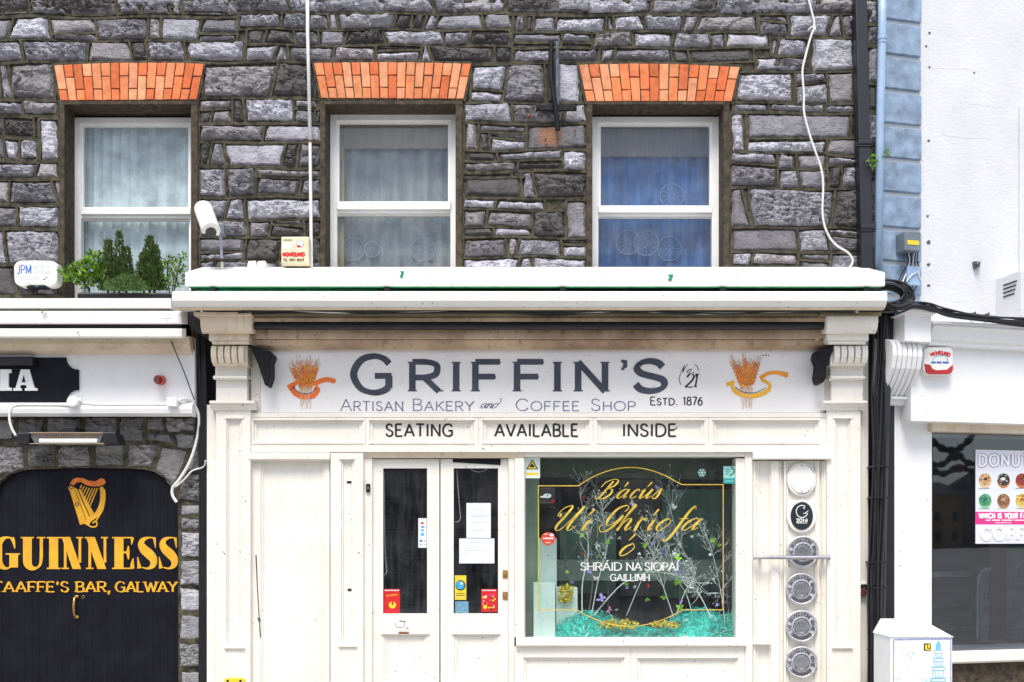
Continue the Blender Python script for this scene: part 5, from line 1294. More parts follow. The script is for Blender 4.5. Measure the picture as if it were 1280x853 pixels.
branch([(735,772,.14),(737,730,.14),(735,690,.15),(741,650,.16),(748,622,.16)], .0085, 2, M['twigdk'], 'brownish green branch just right of the straight white one')
branch([(739,771,.06),(750,725,.06),(757,690,.05),(756,655,.05),(751,628,.05)], .0065, 3, M['twig'], 'slim white branch leaning right from the left mound of shreds')
branch([(742,770,.02),(765,745,.02),(786,727,.02),(815,715,.03),(855,722,.04),(890,745,.06)], .0085, 4, M['twig'], 'long white branch sweeping across the middle of the display')
branch([(842,772,.05),(832,745,.05),(820,712,.06),(808,680,.06),(797,660,.06)], .0065, 5, M['twig'], 'white branch leaning left from the right mound of shreds')
branch([(845,770,.08),(853,742,.08),(866,715,.09),(850,680,.09),(838,628,.10)], .0065, 6, M['twig'], 'white branch curving up behind the last script letters')
branch([(866,772,.10),(860,745,.10),(845,715,.11),(836,690,.11),(822,640,.12)], .006, 7, M['twig'], 'thin white branch crossing the right half of the display')
branch([(890,775,.06),(880,750,.06),(862,732,.07),(842,716,.07),(810,700,.07)], .0085, 8, M['twig'], 'thick white branch lying aslant to the left from the right end')
branch([(906,778,.04),(903,750,.04),(898,720,.05),(893,690,.05),(880,668,.05)], .0065, 9, M['twig'], 'white branch near the right edge inside the gilt border')
branch([(912,775,.02),(908,735,.02),(914,700,.02),(913,660,.02)], .0045, 10, M['twigdk'], 'thin brown branch at the far right edge of the display window', 4)
branch([(724,765,.18),(714,730,.2),(706,690,.22),(700,650,.24)], .0055, 11, M['twigdk'], 'dark branch leaning left over the flowers on the plinth', 6)
branch([(783,770,.2),(800,730,.22),(818,690,.24),(832,650,.26),(840,610,.28)], .0055, 12, M['twig'], 'fine white branch deep behind the address lettering', 8)
bm = {'lilac': M['lilac'], 'lime green': M['lime'], 'white': M['whitep'], 'red': M['redp'], 'pink': plain('pink_paper', (.72,.36,.62), .6)}
spots = [('lilac',757,664,5.5,'at the tail of the first gilt capital'),('lilac',739,691,5,'high on the left branches'),('lilac',738,714,5,'beside the first white address letters'),('lilac',716,727,3.6,'over the yellow flowers'),('lilac',752,749,8,'low above the left mound of teal shreds'),
 ('lilac',784,735,3.2,'under the address lettering'),('lilac',828,670,6,'under the tail of the long script letter'),('lilac',829,690,6.5,'above the last address word'),('lilac',817,680,4,'left of the pair above the last address word'),('lilac',848,704,5,'just right of the address lettering'),('lilac',850,715,5,'on the branch right of the town name'),('lilac',850,752,5,'above the right mound of teal shreds'),('lilac',897,757,4,'in the lower right corner of the gilt border'),('lilac',838,655,5,'among the final script letters'),('lilac',822,610,3.5,'right of the first script word'),
 ('lime green',728,670,5,'on the straight branch at the left'),('lime green',759,678,5.5,'left of the single gilt letter'),('lime green',748,695,3.6,'above the start of the address'),('lime green',709,716,3.6,'over the mint plinth'),('lime green',805,682,5.5,'right of the single gilt letter'),('lime green',847,698,7,'above the end of the address'),('lime green',845,727,8,'wide one below the end of the address'),('lime green',831,747,6,'hanging low right of centre'),('lime green',808,749,5,'hanging low near the red one'),('lime green',850,760,6,'resting near the right mound of teal shreds'),('lime green',890,675,5,'high at the right inside the border'),('lime green',898,681,5,'touching the right side of the border'),('lime green',782,730,4,'under the town name'),('lime green',825,710,4,'behind the last address word'),
 ('white',740,653,5,'at the top left of the branches'),('white',746,681,5,'halfway up the left branches'),('white',791,630,5.5,'under the end of the first script word'),('white',774,672,4,'beside the single gilt letter'),('white',764,672,3.4,'left of the single gilt letter, higher one'),('white',843,634,5,'left of the long script letter'),('white',862,652,4,'below the last script letter'),('white',811,691,3.6,'above the start of the last address word'),('white',842,692,4,'above the accent of the address'),('white',851,680,4,'in the gap right of the script'),('white',865,671,3,'on the twig under the last script letter'),('white',888,694,3.4,'on the twig near the right border'),('white',863,734,4,'at the fork of the slanting branch'),('white',745,723,4.5,'left of the town name'),('white',793,734,3.2,'below the town name'),('white',770,762,3.4,'low beside the pink one'),('white',799,693,3.2,'behind the accent of the address'),
 ('pink',761,763,6,'low above the flowers'),('red',810,733,4,'under the end of the town name'),('red',728,692,3.5,'on the thin branches at the left'),('red',729,623,3.2,'at the top of the left branches')]
r = random.Random(5)
for i, (c, px, py, s, where) in enumerate(spots):
    k = MB(); y = r.uniform(-.05, .0); C = Vector(k.at(px, py, y)); w = s/140*.78
    rot = Matrix.Rotation(r.uniform(-1.4,1.4), 3, 'Y') @ Matrix.Rotation(r.uniform(-.9,.9), 3, 'Z') @ Matrix.Rotation(r.uniform(-.7,.7), 3, 'X')
    def Q(*p): return tuple(C + rot @ Vector(p)*w)
    for sg in (-1, 1):
        k.add([Q(0,0,.1), Q(sg*.45,-.25,.75), Q(sg*1.0,-.4,.8), Q(sg*.95,-.35,.25), Q(sg*.5,-.2,-.05)], [(0,1,2,3,4)]); k.add([Q(0,0,.05), Q(sg*.5,-.2,-.06), Q(sg*.75,-.28,-.4), Q(sg*.45,-.18,-.8), Q(sg*.12,-.05,-.35)], [(0,1,2,3,4)])
    k.tube([Q(0,-.03,-.4), Q(0,-.05,.35)], .05*w, 5)
    if r.random() < .4: k.tube([Q(0,0,.3), tuple(Vector(Q(0,0,.3)) + Vector((0,0,r.uniform(.1,.3))))], .0009, 4)
    solo('paper_butterfly', k, bm[c], f'{c} paper butterfly {where}', 'butterfly', 'paper butterflies in the window display', recalc=False)

# ---------------------------------------------------------------- trough of plants on the bar cornice
YP = -.16
t = MB(); t.prof(97, 226, [(YP-.10,366),(YP-.11,367.5),(YP-.095,380),(YP+.10,380),(YP+.11,366)]); solo('plant_trough', t, M['black'], 'black plastic trough planted with small conifers on the cornice', 'trough', bevel=.004)
def leafmesh(k, c, d, L, W, m=0, fold=.3):
    d = d.normalized(); s = d.cross(Vector((rng.gauss(0,1), rng.gauss(0,1), rng.gauss(0,1)))).normalized(); n = d.cross(s)
    a = c; b = c + d*L*.5 + s*W/2 + n*W*fold; e = c + d*L; f = c + d*L*.5 - s*W/2 + n*W*fold
    k.add([tuple(a), tuple(b), tuple(e), tuple(f)], [(0,1,2),(0,2,3)], m)
def conifer(lab, spires, seed, base):
    r = random.Random(seed); t = thing('dwarf_conifer', lab, 'conifer', G.at(base[0], base[1], YP), group='dwarf conifers in the trough')
    k = MB(); st = MB()
    for (px, top, hw, bot) in spires:
        p0 = Vector(st.at(px, bot, YP)); p1 = Vector(st.at(px, top+4, YP)); st.tube([p0, p1], [.012,.003], 6)
        for i in range(int(hw*75)):
            v = r.random()**1.25; py = bot - 2 - v*(bot-2-top); rad = hw*(1-v)**.75*(.75+.35*noise.noise(Vector((px*.2+v*7, seed, 0)))) + 1
            a = r.uniform(0, 6.283); q = math.sqrt(r.uniform(.25,1))
            c = Vector(k.at(px + rad*q*math.cos(a), py, YP + rad/140*q*math.sin(a)*.8))
            d = Vector((math.cos(a)*.8, math.sin(a)*.8, r.uniform(.5,1.4))) + Vector((r.gauss(0,.3), r.gauss(0,.3), 0))
            leafmesh(k, c, d, r.uniform(.024,.050), r.uniform(.008,.014), 0 if r.random() < .72 else 1)
    part('foliage', k, [M['leafD'], M['leafH']], t, recalc=False); part('stem', st, M['bark'], t)
conifer('twin-topped dark dwarf conifer standing left of centre in the trough', [(135,302,15,366),(149,291,12,366),(158,311,15,366),(143,322,20,366)], 3, (143,367))
conifer('single cone-shaped dwarf conifer right of centre in the trough', [(187,297,19,366),(193,308,18,366),(180,318,19,366)], 4, (188,367))
def shrub(name, lab, cat, blobs, seed, base, L, W, n, mats, upright=.4, stems=(), YP=YP):
    r = random.Random(seed); t = thing(name, lab, cat, G.at(base[0], base[1], YP)); k = MB(); st = MB()
    for (px, py, rx, ry) in blobs:
        for i in range(int(n*rx*ry/60)):
            a = r.uniform(0, 6.283); q = math.sqrt(r.random()); b = r.uniform(-1,1)
            x, z = px + rx*q*math.cos(a), py + ry*q*math.sin(a)
            c = Vector(k.at(x, z, YP + b*rx/140*.8*math.sqrt(max(.05,1-q*q))))
            d = Vector((math.cos(a), b - .5, -math.sin(a)*.7 + upright)) + Vector((r.gauss(0,.4), r.gauss(0,.4), r.gauss(0,.4)))
            leafmesh(k, c, d, r.uniform(.7,1.2)*L, r.uniform(.8,1.1)*W, 0 if r.random() < .75 else 1)
    for s_ in stems: st.tpx([(x, z, YP) for x, z in s_], .006, 5)
    part('foliage', k, mats, t, recalc=False)
    if stems: part('stem', st, M['bark'], t)
shrub('leafy_shrub', 'bright green broad leaved shrub spilling over the left end of the trough', 'shrub', [(112,338,16,12),(95,343,12,9),(86,342,8,6),(118,326,10,9),(127,342,9,10),(108,352,10,7)], 6, (112,367), .058, .024, 62, [M['leafL'], M['leafH']], .3, [[(112,367),(109,358),(112,345)],[(110,360),(98,346)]])
shrub('heather', 'low rounded heather with fine upright shoots in front of the conifers', 'heather', [(143,358,12,8),(157,355,15,11),(172,359,11,8)], 7, (157,367), .028, .008, 210, [M['leafH'], M['leafD']], 1.3, YP=YP-.16)
shrub('leafy_shrub', 'thin shrub with pale green leaves at the right end of the trough', 'shrub', [(210,326,6,6),(207,340,6,8),(223,333,7,9),(224,350,6,10),(214,350,5,9),(228,322,4,4)], 8, (216,367), .040, .018, 60, [M['leafL'], M['leafH']], .5, [[(212,367),(209,345),(210,325)],[(217,367),(221,345),(226,322)],[(215,367),(217,350),(214,335)]])

# ---------------------------------------------------------------- boxes, camera, bracket and cables on the stone wall
def alarm_text(k, y): pass
t = thing('alarm_box', 'white rounded alarm box with faded blue letters on the stone wall at far left', 'alarm box', G.at(45, 360, -.12), group='burglar alarm boxes')
k = MB(); k.prism(arc(26,335,9,180,270,5) + [(44,325.5)] + arc(63,335,9,270,360,5) + arc(63,349,8.5,0,90,5) + [(58,357.5),(54,355.5),(45,356),(36,355.5),(30,357.5)] + arc(26,349,8.5,90,180,5), -.14, -.02); part('case', k, M['whiteplastic'], t, bevel=.012)
k = MB()
text(k, 'JPM', 21.5, 39, 331.5, 342.5, -.14, 1.3, 1.0, gap=.22)
text(k, 'SECURITY', 41.5, 61.5, 332, 336.5, -.14, .5, gap=.25, m=1); text(k, 'SYSTEMS', 41.5, 61.5, 338, 342.5, -.14, .5, gap=.25, m=1)
for yy in (346,348.5): k.stroke([(25,yy),(50,yy)], .5, -.14, .0004, 1)
k.stroke([(54,349.5),(56.5,349)], 1, -.14, .0005, 2); k.stroke([(57.5,347.5),(59,346.6)], 1.1, -.14, .0005, 2)
part('lettering', k, [M['bluep'], M['faint'], M['ink']], t)
k = MB(); k.bx(33, 57, 355, 360, -.11, -.02); k.disc(45.5, 358, 1.1, 1.1, -.12, -.10, 1); part('strobe', k, [M['black'], M['skyp']], t)
t = thing('alarm_box', 'yellowed square alarm box with red lettering between left and middle windows', 'alarm box', G.at(368, 335, -.12), group='burglar alarm boxes')
k = MB(); k.bx(351.5, 386, 296, 329, -.17, -.02); k.prof(352, 386, [(-.165,328.5),(-.14,333),(-.02,334),(-.02,328.5)]); part('case', k, M['oldplastic'], t, bevel=.008)
k = MB(); text(k, 'NIGHTGUARD', 353.5, 380.5, 316, 320.5, -.17, 1.5, m=0, gap=.12); text(k, 'TEL (091) 80219', 354, 380, 323.5, 326.5, -.17, .55, m=1, gap=.25)
k.bx(353.5, 364.5, 299.5, 311, -.1712, -.169, 2); k.bx(353.5, 365, 299, 302, -.1716, -.169, 4); k.disc(375, 305, 5.2, 5, -.1712, -.169, 3, 18); k.disc(375, 304.5, 3.8, 3.4, -.1718, -.169, 2, 18); k.disc(373.5, 308, 2.4, 1.4, -.1722, -.169, 0, 12)
part('lettering', k, [M['redp'], plain('brown_letter', (.16,.09,.04), .6), M['paper'], M['greyp'], plain('olive_print', (.36,.33,.16), .6)], t)
k = MB(); k.bx(350, 373, 336, 342, -.30, -.05); solo('lintel_block', k, M['whiteplastic'], 'small white block on the awning box under the yellowed alarm', 'block', bevel=.004)
t = thing('junction_box', 'pair of small grey white switch boxes on the awning by the alarm', 'junction box', G.at(321, 338, -.1))
for a in (310, 322):
    k = MB(); k.prism([(a,326.5),(a+9.5,326),(a+10.5,337),(a+9,339),(a-2,339),(a-2,337)], -.18, -.05); part('box', k, M['whiteplastic'], t, bevel=.006)
    k = MB(); k.disc(a-.5, 337, 1.6, 1.3, -.185, -.17); k.disc(a+5.5, 337.5, 2.2, 1.4, -.186, -.17); part('opening', k, M['black'], t)
# camera
t = thing('security_camera', 'white tube security camera on a thin post by the left window', 'camera', G.at(277, 335, -.3))
k = MB(); A = Vector(k.at(254, 261, -.22)); B = Vector(k.at(264, 289, -.44)); d = (B-A).normalized(); e1 = d.cross(Vector((0,0,1))).normalized(); e2 = e1.cross(d)
ring = [(math.cos(a)*.078, math.sin(a)*.078) for a in (math.pi*(-.10 + 1.2*i/14) for i in range(15))] + [(-.07,-.035),(.07,-.035)]
vs = [tuple(A+e1*x+e2*y) for x, y in ring] + [tuple(B+e1*x+e2*y) for x, y in ring]; n = len(ring)
k.add(vs, [list(range(n)), list(range(2*n-1,n-1,-1))] + [(i,(i+1)%n,(i+1)%n+n,i+n) for i in range(n)]); part('housing', k, M['whiteplastic'], t, bevel=.004)
k = MB(); k.tube([tuple(A+d*.28-e2*.01), tuple(B-d*.02-e2*.012)], .05, 14); k.tube([tuple(B-d*.03-e2*.012), tuple(B+d*.006-e2*.012)], .046, 14); part('lens', k, M['black'], t)
k = MB(); k.bx(269, 279.5, 279, 293, -.30, -.22); k.tpx([(262,283,-.30),(272,286,-.27)], .02, 8); part('joint', k, M['greyplastic'], t, bevel=.008)
k = MB(); k.tpx([(275.2,291,-.26),(277.5,327,-.26)], .013, 10); k.tpx([(277.5,327.5,-.26),(277.8,341,-.26)], .012, 10, 1); k.tpx([(277.3,324,-.26),(277.6,328,-.26)], .015, 10, 2); part('post', k, [plain('lilac_grey_metal', (.46,.45,.56), .4, .3), M['oldplastic'], M['wood']], t)
# vertical conduit
t = thing('conduit', 'thin white vertical pipe running down the stone wall between two windows', 'pipe', G.at(388, 338, -.05))
k = MB(); k.tpx([(384,-70,-.065),(384.6,40,-.065),(387.6,177,-.065)], .0155, 10); part('upper_length', k, M['whiteplastic'], t, smooth=True)
k = MB(); k.tpx([(387.6,177.5,-.065),(389.5,339,-.065)], .014, 10); k.tpx([(387.5,175.5,-.065),(387.7,178.5,-.065)], .017, 10, 1); part('lower_length', k, [M['whiteplastic'], M['rust']], t)
# white cable on the right
pts = [(1012,-70),(1010,-10),(1014,12),(1018,32),(1013,48),(1007,70),(1003,90),(1005,118),(1005,140),(1011,165),(1020,192),(1027,213),(1029,235),(1028,262),(1030,280),(1037,297),(1047,308),(1060,316),(1066,326),(1060,337),(1046,345)]
k = MB(); k.tube([Vector(v) for v in sm([k.at(px, py, -.065) for px, py in pts], 5)], .0095, 8)
k.tpx([(1018,32,-.07),(1012,36,-.07),(1010,39,-.07)], .006, 6); k.tpx([(1018,32,-.07),(1020,40,-.07)], .006, 6)
solo('cable', k, M['cablew'], 'loose white cable wandering down the stone wall right of the third window', 'cable', smooth=True)
# wrought iron sign arm
t = thing('sign_arm', 'black wrought iron cross bracket bolted to the stone between the middle and right windows', 'bracket', G.at(694, 165, -.06))
k = MB(); k.tpx([(689,52,-.10),(688.5,95,-.10),(694,130,-.10),(697.5,163,-.09)], .022, 6); part('bent_bar', k, M['iron'], t)
k = MB(); k.bx(694.5, 699, 52, 160, -.075, -.045); part('flat_bar', k, plain('blued_iron', (.09,.11,.14), .45, .3, vary=.4, scale=20), t, bevel=.003)
k = MB(); k.bx(670, 721, 131, 138, -.078, -.05); k.disc(673,134.5,1.5,1.5,-.085,-.075); k.disc(718,134.5,1.5,1.5,-.085,-.075); part('cross_bar', k, M['iron'], t, bevel=.003)
k = MB()
for px, py, s in ((661,144,2.6),(682,173,2),(697,172,2),(719,162,1.2)): k.disc(px, py, s*.6, s*.6, -.07, -.02)
part('bolt', k, M['rust'], t)


# ---------------------------------------------------------------- pipes
def downpipe(lab, pts, r, mat, cols, name='drainpipe'):
    t = thing(name, lab, 'drainpipe', G.at(*pts[-1]))
    k = MB(); k.tube([G.at(*p) for p in pts], r, 14); part('pipe', k, mat, t, smooth=True)
    for px, py, y in cols:
        k = MB(); k.tpx([(px, py-3, y),(px, py+3, y)], r*1.13, 14); k.tpx([(px, py+6, y),(px, py+7.5, y)], r*1.13, 14); part('collar', k, mat, t)
t = thing('drainpipe', 'square black drainpipe down the right edge of the stone wall', 'drainpipe', G.at(1085, 340, -.1), group='drainpipes')
k = MB()
pa = [k.at(1067.5,-70,-.13), k.at(1082.5,-70,-.13), k.at(1093,345,-.13), k.at(1077.5,345,-.13)]
k.add(pa + [(v[0], -.02, v[2]) for v in pa], [(0,1,2,3),(7,6,5,4),(0,4,5,1),(1,5,6,2),(2,6,7,3),(3,7,4,0)]); part('pipe', k, M['pipe'], t, bevel=.012)
for py, x in ((178,1073.8),(284,1077)):
    k = MB(); k.bx(x-.5, x+17, py-2.5, py+2, -.14, -.02); k.bx(x-.5, x+17, py+3.5, py+5, -.14, -.02); part('collar', k, M['pipe'], t, bevel=.004)
downpipe('pale blue round drainpipe against the painted blue quoins', [(1103,-70,-.11),(1102.5,45,-.11),(1100,160,-.11),(1098,346,-.11)], .036, M['bluepipe'], [(1102.5,47,-.11)])
t = thing('drainpipe', 'black drainpipe bundled with cables between the bakery and the white shop', 'drainpipe', G.at(1098, 895, -.1), group='drainpipes')
k = MB(); k.tube([k.at(1109,396,-.16), k.at(1104,500,-.15), k.at(1100,640,-.15), k.at(1095.5,905,-.15)], .060, 14); part('pipe', k, M['pipe'], t, smooth=True)
k = MB()
r = random.Random(9)
for i in range(6):
    x0 = 1094 + i*3.2; k.tube([Vector(v) for v in sm([k.at(x0 + r.uniform(-2,2) - (py-400)*.022, py, -.225 + r.uniform(-.015,.015)) for py in (396,440,500,570,650,730,820,905)], 4)], r.choice([.008,.011,.013]), 6)
part('strapped_cables', k, M['cable'], t, recalc=False)
k = MB()
for py in (583,622,703,735): k.bx(1089+(py<650)*2, 1115-(py>650)*5, py-.8, py+.8, -.245, -.07)
part('strap', k, M['black'], t)
k = MB(); k.bx(1080, 1118, 392, 905, -.05, .02); part('backing', k, M['black'], t)
t = thing('drainpipe', 'rust streaked black pipe bundle between the bar and the bakery', 'drainpipe', G.at(250, 895, -.1), group='drainpipes')
k = MB(); k.tube([k.at(234,388,-.24), k.at(240,402,-.2), k.at(247,425,-.12), k.at(250,470,-.09), k.at(252,525,-.09), k.at(254,640,-.05)], .034, 12); part('pipe', k, M['pipe'], t, smooth=True)
k = MB(); k.tube([k.at(240,412,-.2), k.at(243,440,-.15), k.at(245,480,-.12), k.at(247,522,-.1)], .010, 6, 1)
for i in range(5):
    x0 = 248+i*2.0; k.tube([Vector(v) for v in sm([k.at(x0-8,386,-.26), k.at(x0-3,402,-.2), k.at(x0+r.uniform(-1,1),440,-.14), k.at(x0+1,500,-.13), k.at(x0+1.5,640,-.09), k.at(x0+1,860,-.075)], 4)], .008, 6)
part('strapped_cables', k, [M['cable'], M['rust']], t, recalc=False)
k = MB(); k.prism([(229,388),(246,388),(262,418),(262,424),(238,412)], -.30, -.10); part('hopper', k, M['black'], t, bevel=.01)
# cable runs below the awning
def bundle(lab, guide, n, spread, seed, mats=None, rr=(.006,.012), fr=G):
    r = random.Random(seed); k = MB(fr)
    for i in range(n):
        oy, od = r.uniform(-spread, spread), r.uniform(-.03,.03)
        pts = [k.at(px + r.uniform(-3,3), py + oy + r.uniform(-1,1)*spread*.5, y + od) for px, py, y in guide]
        k.tube([Vector(v) for v in sm(pts, 5)], r.uniform(*rr), 6, 0 if (mats is None or r.random() < .8) else 1)
    return solo('cable_bundle', k, mats or M['cable'], lab, 'cables', recalc=False, smooth=True)
gl = [(x, 389 + 1.5*math.sin(x*.03), -.48) for x in range(300, 1121, 55)]
bundle('run of black and pale cables sagging under the whole bakery awning', gl, 13, 2.6, 1, [M['cable'], M['cablew']], (.005,.010))
bundle('black cables draped from the awning end towards the white shop', [(1106,380,-.40),(1122,386,-.44),(1142,382,-.44),(1163,385,-.44),(1186,392,-.40),(1230,398,-.37),(1290,404,-.37),(1380,411,-.37)], 12, 4.0, 2, M['cable'], (.005,.009), RF)
k = MB(); r = random.Random(4)
for i in range(16):
    rx, ry = r.uniform(20,34), r.uniform(11,19); cx, cy = 1108 + r.uniform(-4,3), 368 + r.uniform(-2,6); y = -.30 + r.uniform(-.05,.05)
    k.tube([k.at(cx+rx*math.cos(a), cy+ry*math.sin(a), y) for a in (2*math.pi*j/26 for j in range(26))], r.uniform(.008,.013), 6, 1 if i == 3 else 0, True)
solo('cable_coil', k, [M['cable'], M['cablew']], 'coil of spare black cable hung at the right end of the awning', 'cable coil', recalc=False, smooth=True)
# weeds
def weed(px, py, rx, ry, n, y, lab, seed, L=.03):
    r = random.Random(seed); k = MB()
    for i in range(n):
        a = r.uniform(0,6.28); q = math.sqrt(r.random()); c = Vector(k.at(px+rx*q*math.cos(a), py+ry*q*math.sin(a), y+r.uniform(-.02,.02)))
        leafmesh(k, c, Vector((r.gauss(0,1), r.gauss(-.5,.5), r.gauss(.4,.8))), L*r.uniform(.6,1.2), L*.55, 0 if r.random() < .6 else 1)
    solo('weed', k, [M['leafL'], M['leafH']], lab, 'weed', 'weeds sprouting from the fronts', recalc=False)
weed(1090, 202, 6, 8, 60, -.17, 'green weed growing beside the two drainpipes high on the right', 1)
weed(1108, 192, 4, 6, 26, -.15, 'small weed on the blue quoins right of the blue pipe', 6)
weed(894, 384.5, 12, 2.6, 46, -.5, 'mossy weed among the cables under the right half of the awning', 2, .02)
weed(54, 390, 3, 2.6, 14, -.47, 'tiny dark weed on the edge of the bar awning', 3, .02)
# ---------------------------------------------------------------- the white building on the right, set back at an angle
wb = thing('white_building', 'white rendered building with pale blue corner blocks at the right edge', 'building', RF.at(1190, 600, 0), fr=RF)
k = MB(RF); k.bx(1101, 1700, -90, 412, 0, .5); part('wall', k, M['wall'], wb)
k = MB(RF)
ys = [-52, -10, 31.5, 74.5, 117.5, 160, 203, 245, 289, 331, 372]
r = random.Random(2)
for a, b in zip(ys[:-1], ys[1:]):
    k.bx(1103, 1152 + r.uniform(-.5,.5), a+3.2, b-2.4, -.028, .1)
k.bx(1103, 1152, 375.5, 398, -.028, .1)
part('quoin', k, M['blue'], wb, bevel=.008)
k = MB(RF)   # flaking marks and old fixings
for px, py, s in ((1162,41,1.6),(1158,58,1.4),(1162,84,1.3),(1161,176,1.6),(1218,91,1.2),(1161,303,3),(1161,331,2.4),(1160,270,1.6),(1161,357,2)):
    k.prism([(px+s*(.7+.5*r.random())*math.cos(a), py+s*(.6+.5*r.random())*math.sin(a)) for a in (math.pi*j/4 for j in range(8))], -.004, .0)
for px, py in ((1222,330),(1217,392),(1234,393)): k.tpx([(px-3,py+2,-.01),(px,py,-.05),(px+3,py-1,-.06)], .012, 6)
k.prism([(1218,327),(1226,327),(1225,334),(1219,336)], -.03, 0)
part('old_fixing', k, M['pewterdk'], wb)
k = MB(RF)
for pts in ([(1156,83),(1186,86.5),(1203,86),(1229,91)], [(1214,130),(1240,134),(1262,134)], [(1176,168),(1199,172),(1240,174)], [(1172,373),(1200,378),(1214,377)]):
    q = []
    for (xa, ya), (xb, yb) in zip(pts[:-1], pts[1:]):
        for j in range(9): q.append((xa+(xb-xa)*j/9, ya+(yb-ya)*j/9 + r.uniform(-.8,.8)))
    k.stroke(q, [r.uniform(.15,.55) for _ in q], .0, .0008)
for i in range(40): x, z = r.choice([1156,1160,1163]) + r.uniform(-3,4), r.uniform(5,395); k.stroke([(x,z),(x+r.uniform(-1.5,1.5),z+r.uniform(-2,2))], r.uniform(.3,.9), .0, .0008)
part('hairline_crack', k, M['faint'], wb, stuff=True)
k = MB(RF); k.bx(1275, 1300, 119, 335, -.02, .0); part('boxed_pipe', k, M['wall'], wb, bevel=.006)
# wall unit at the right edge
t = thing('wall_unit', 'white boxed extractor unit with slanting dark underside on the white wall', 'vent unit', RF.at(1262, 392, -.2), fr=RF)
k = MB(RF)
x0, x1 = k.at(1245, 360, 0)[0], k.at(1330, 360, -.3)[0]; z1 = k.at(1160, 335, -.2)[2]; z0 = k.at(1160, 395, -.2)[2]
k.box3(x0, x1, -.32, 0, z0, z1); part('case', k, M['wall'], t, bevel=.006)
k = MB(RF); k.box3(x0-.004, x1, -.40, -.02, z0-.03, z0-.003); part('underside', k, M['pewterdk'], t, bevel=.003)
k = MB(RF)
for i in range(4): k.box3(x0-.006, x0+.002, -.27+.01*i, -.10, z1-.09-.035*i, z1-.078-.035*i)
part('vent_slot', k, M['black'], t)
# meter boxes on the quoins
t = thing('junction_box', 'grey junction box with a yellow label on the blue quoins', 'junction box', RF.at(1141, 316, -.1), fr=RF)
k = MB(RF); k.bx(1131, 1151, 291, 315, -.16, -.02); part('box', k, M['greyplastic'], t, bevel=.008)
k = MB(RF); k.bx(1134.5, 1149, 302, 307.5, -.164, -.158); part('label_strip', k, M['yelp'], t)
k = MB(RF)
for i in range(7): k.tube([Vector(v) for v in sm([k.at(1133+i*2.4, 315, -.09), k.at(1134+i*2.2+r.uniform(-2,2), 328, -.08), k.at(1126+i*4+r.uniform(-2,2), 345, -.07), k.at(1118+i*4, 366, -.08)], 5)], .006, 5, 1 if i % 3 == 1 else 0)
part('wires', k, [M['cable'], M['cablew']], t, recalc=False)
t = thing('junction_box', 'pale blue painted box under the grey one on the quoins', 'junction box', RF.at(1142, 358, -.06), fr=RF)
k = MB(RF); k.bx(1134, 1151, 334, 358, -.09, -.02); part('box', k, M['bluepipe'], t, bevel=.006)
k = MB(RF); k.tpx([(1133,352,-.1),(1140,344,-.1),(1147,340,-.1),(1152,352,-.1)], .005, 5); part('wires', k, M['cablew'], t)

# shopfront of the doughnut shop
ds = thing('white_shopfront', 'white shopfront with fluted scroll bracket and plate glass window at the right', 'shopfront', RF.at(1200, 895, -.1), fr=RF)
k = MB(RF)
k.bx(1112, 1165, 500, 905, -.04, .45); part('pier', k, M['whitewood'], ds, bevel=.004)
k = MB(RF); k.bx(1139, 1700, 412, 527, -.20, .45); part('fascia', k, M['whitewood'], ds, bevel=.004)
k = MB(RF)
k.prof(1166, 1700, [(-.31,404),(-.33,407),(-.30,413),(-.285,424),(-.26,427),(-.26,431),(-.215,434),(-.10,434),(-.10,404)]); k.bx(1166, 1700, 400.5, 404, -.34, -.05)
part('cornice', k, M['whitewood'], ds, bevel=.003)
k = MB(RF); k.bx(1131, 1164, 393, 428, -.36, .1); k.prof(1126, 1169, [(-.40,386),(-.41,388),(-.40,392.5),(.1,392.5),(.1,386)]); k.bx(1128.5, 1166.5, 392.6, 394.2, -.385, .1)
br = part('bracket_block', k, M['whitewood'], ds, bevel=.004)
k = MB(RF)
for i in range(6):
    a = 1112.5 + i*6.3
    k.prof(a, a+5.3, [(-.28,427),(-.32,434),(-.33,446),(-.30,462),(-.22,480),(-.14,494),(-.12,497),(.0,497),(.0,427)])
k.prof(1113, 1150, [(-.26,427.5),(-.30,440),(-.28,460),(-.19,480),(-.10,496.5),(.1,496.5),(.1,427.5)])
part('scroll_bracket', k, M['whitewood'], ds, bevel=.008)
k = MB(RF); k.prof(1113, 1144, [(-.14,497),(-.15,498),(-.15,500),(-.12,503),(-.10,508),(-.045,510),(.0,510),(.0,497)]); part('bracket_foot', k, M['whitewood'], ds, bevel=.003)
t = thing('alarm_box', 'white and red rounded alarm box on the fascia of the white shop', 'alarm box', RF.at(1174, 468, -.2), fr=RF, group='burglar alarm boxes')
k = MB(RF)
def rrect(x0, x1, y0, y1, rr): return arc(x0+rr, y0+rr, rr, 180, 270, 5) + arc(x1-rr, y0+rr, rr, 270, 360, 5) + arc(x1-rr, y1-rr, rr, 0, 90, 5) + arc(x0+rr, y1-rr, rr, 90, 180, 5)
k.prism(rrect(1155,1192,434,468.5,7), -.27, -.19); part('case', k, M['whiteplastic'], t, bevel=.012)
k = MB(RF); k.prism([(1156,455)] + [(1163,456),(1166,461),(1171,463),(1184,462),(1190,457),(1191.5,456)] + arc(1185,461.5,6.5,0,90,5) + arc(1163,461.5,6.5,90,180,5), -.274, -.2); part('strobe', k, M['red'], t, bevel=.004)
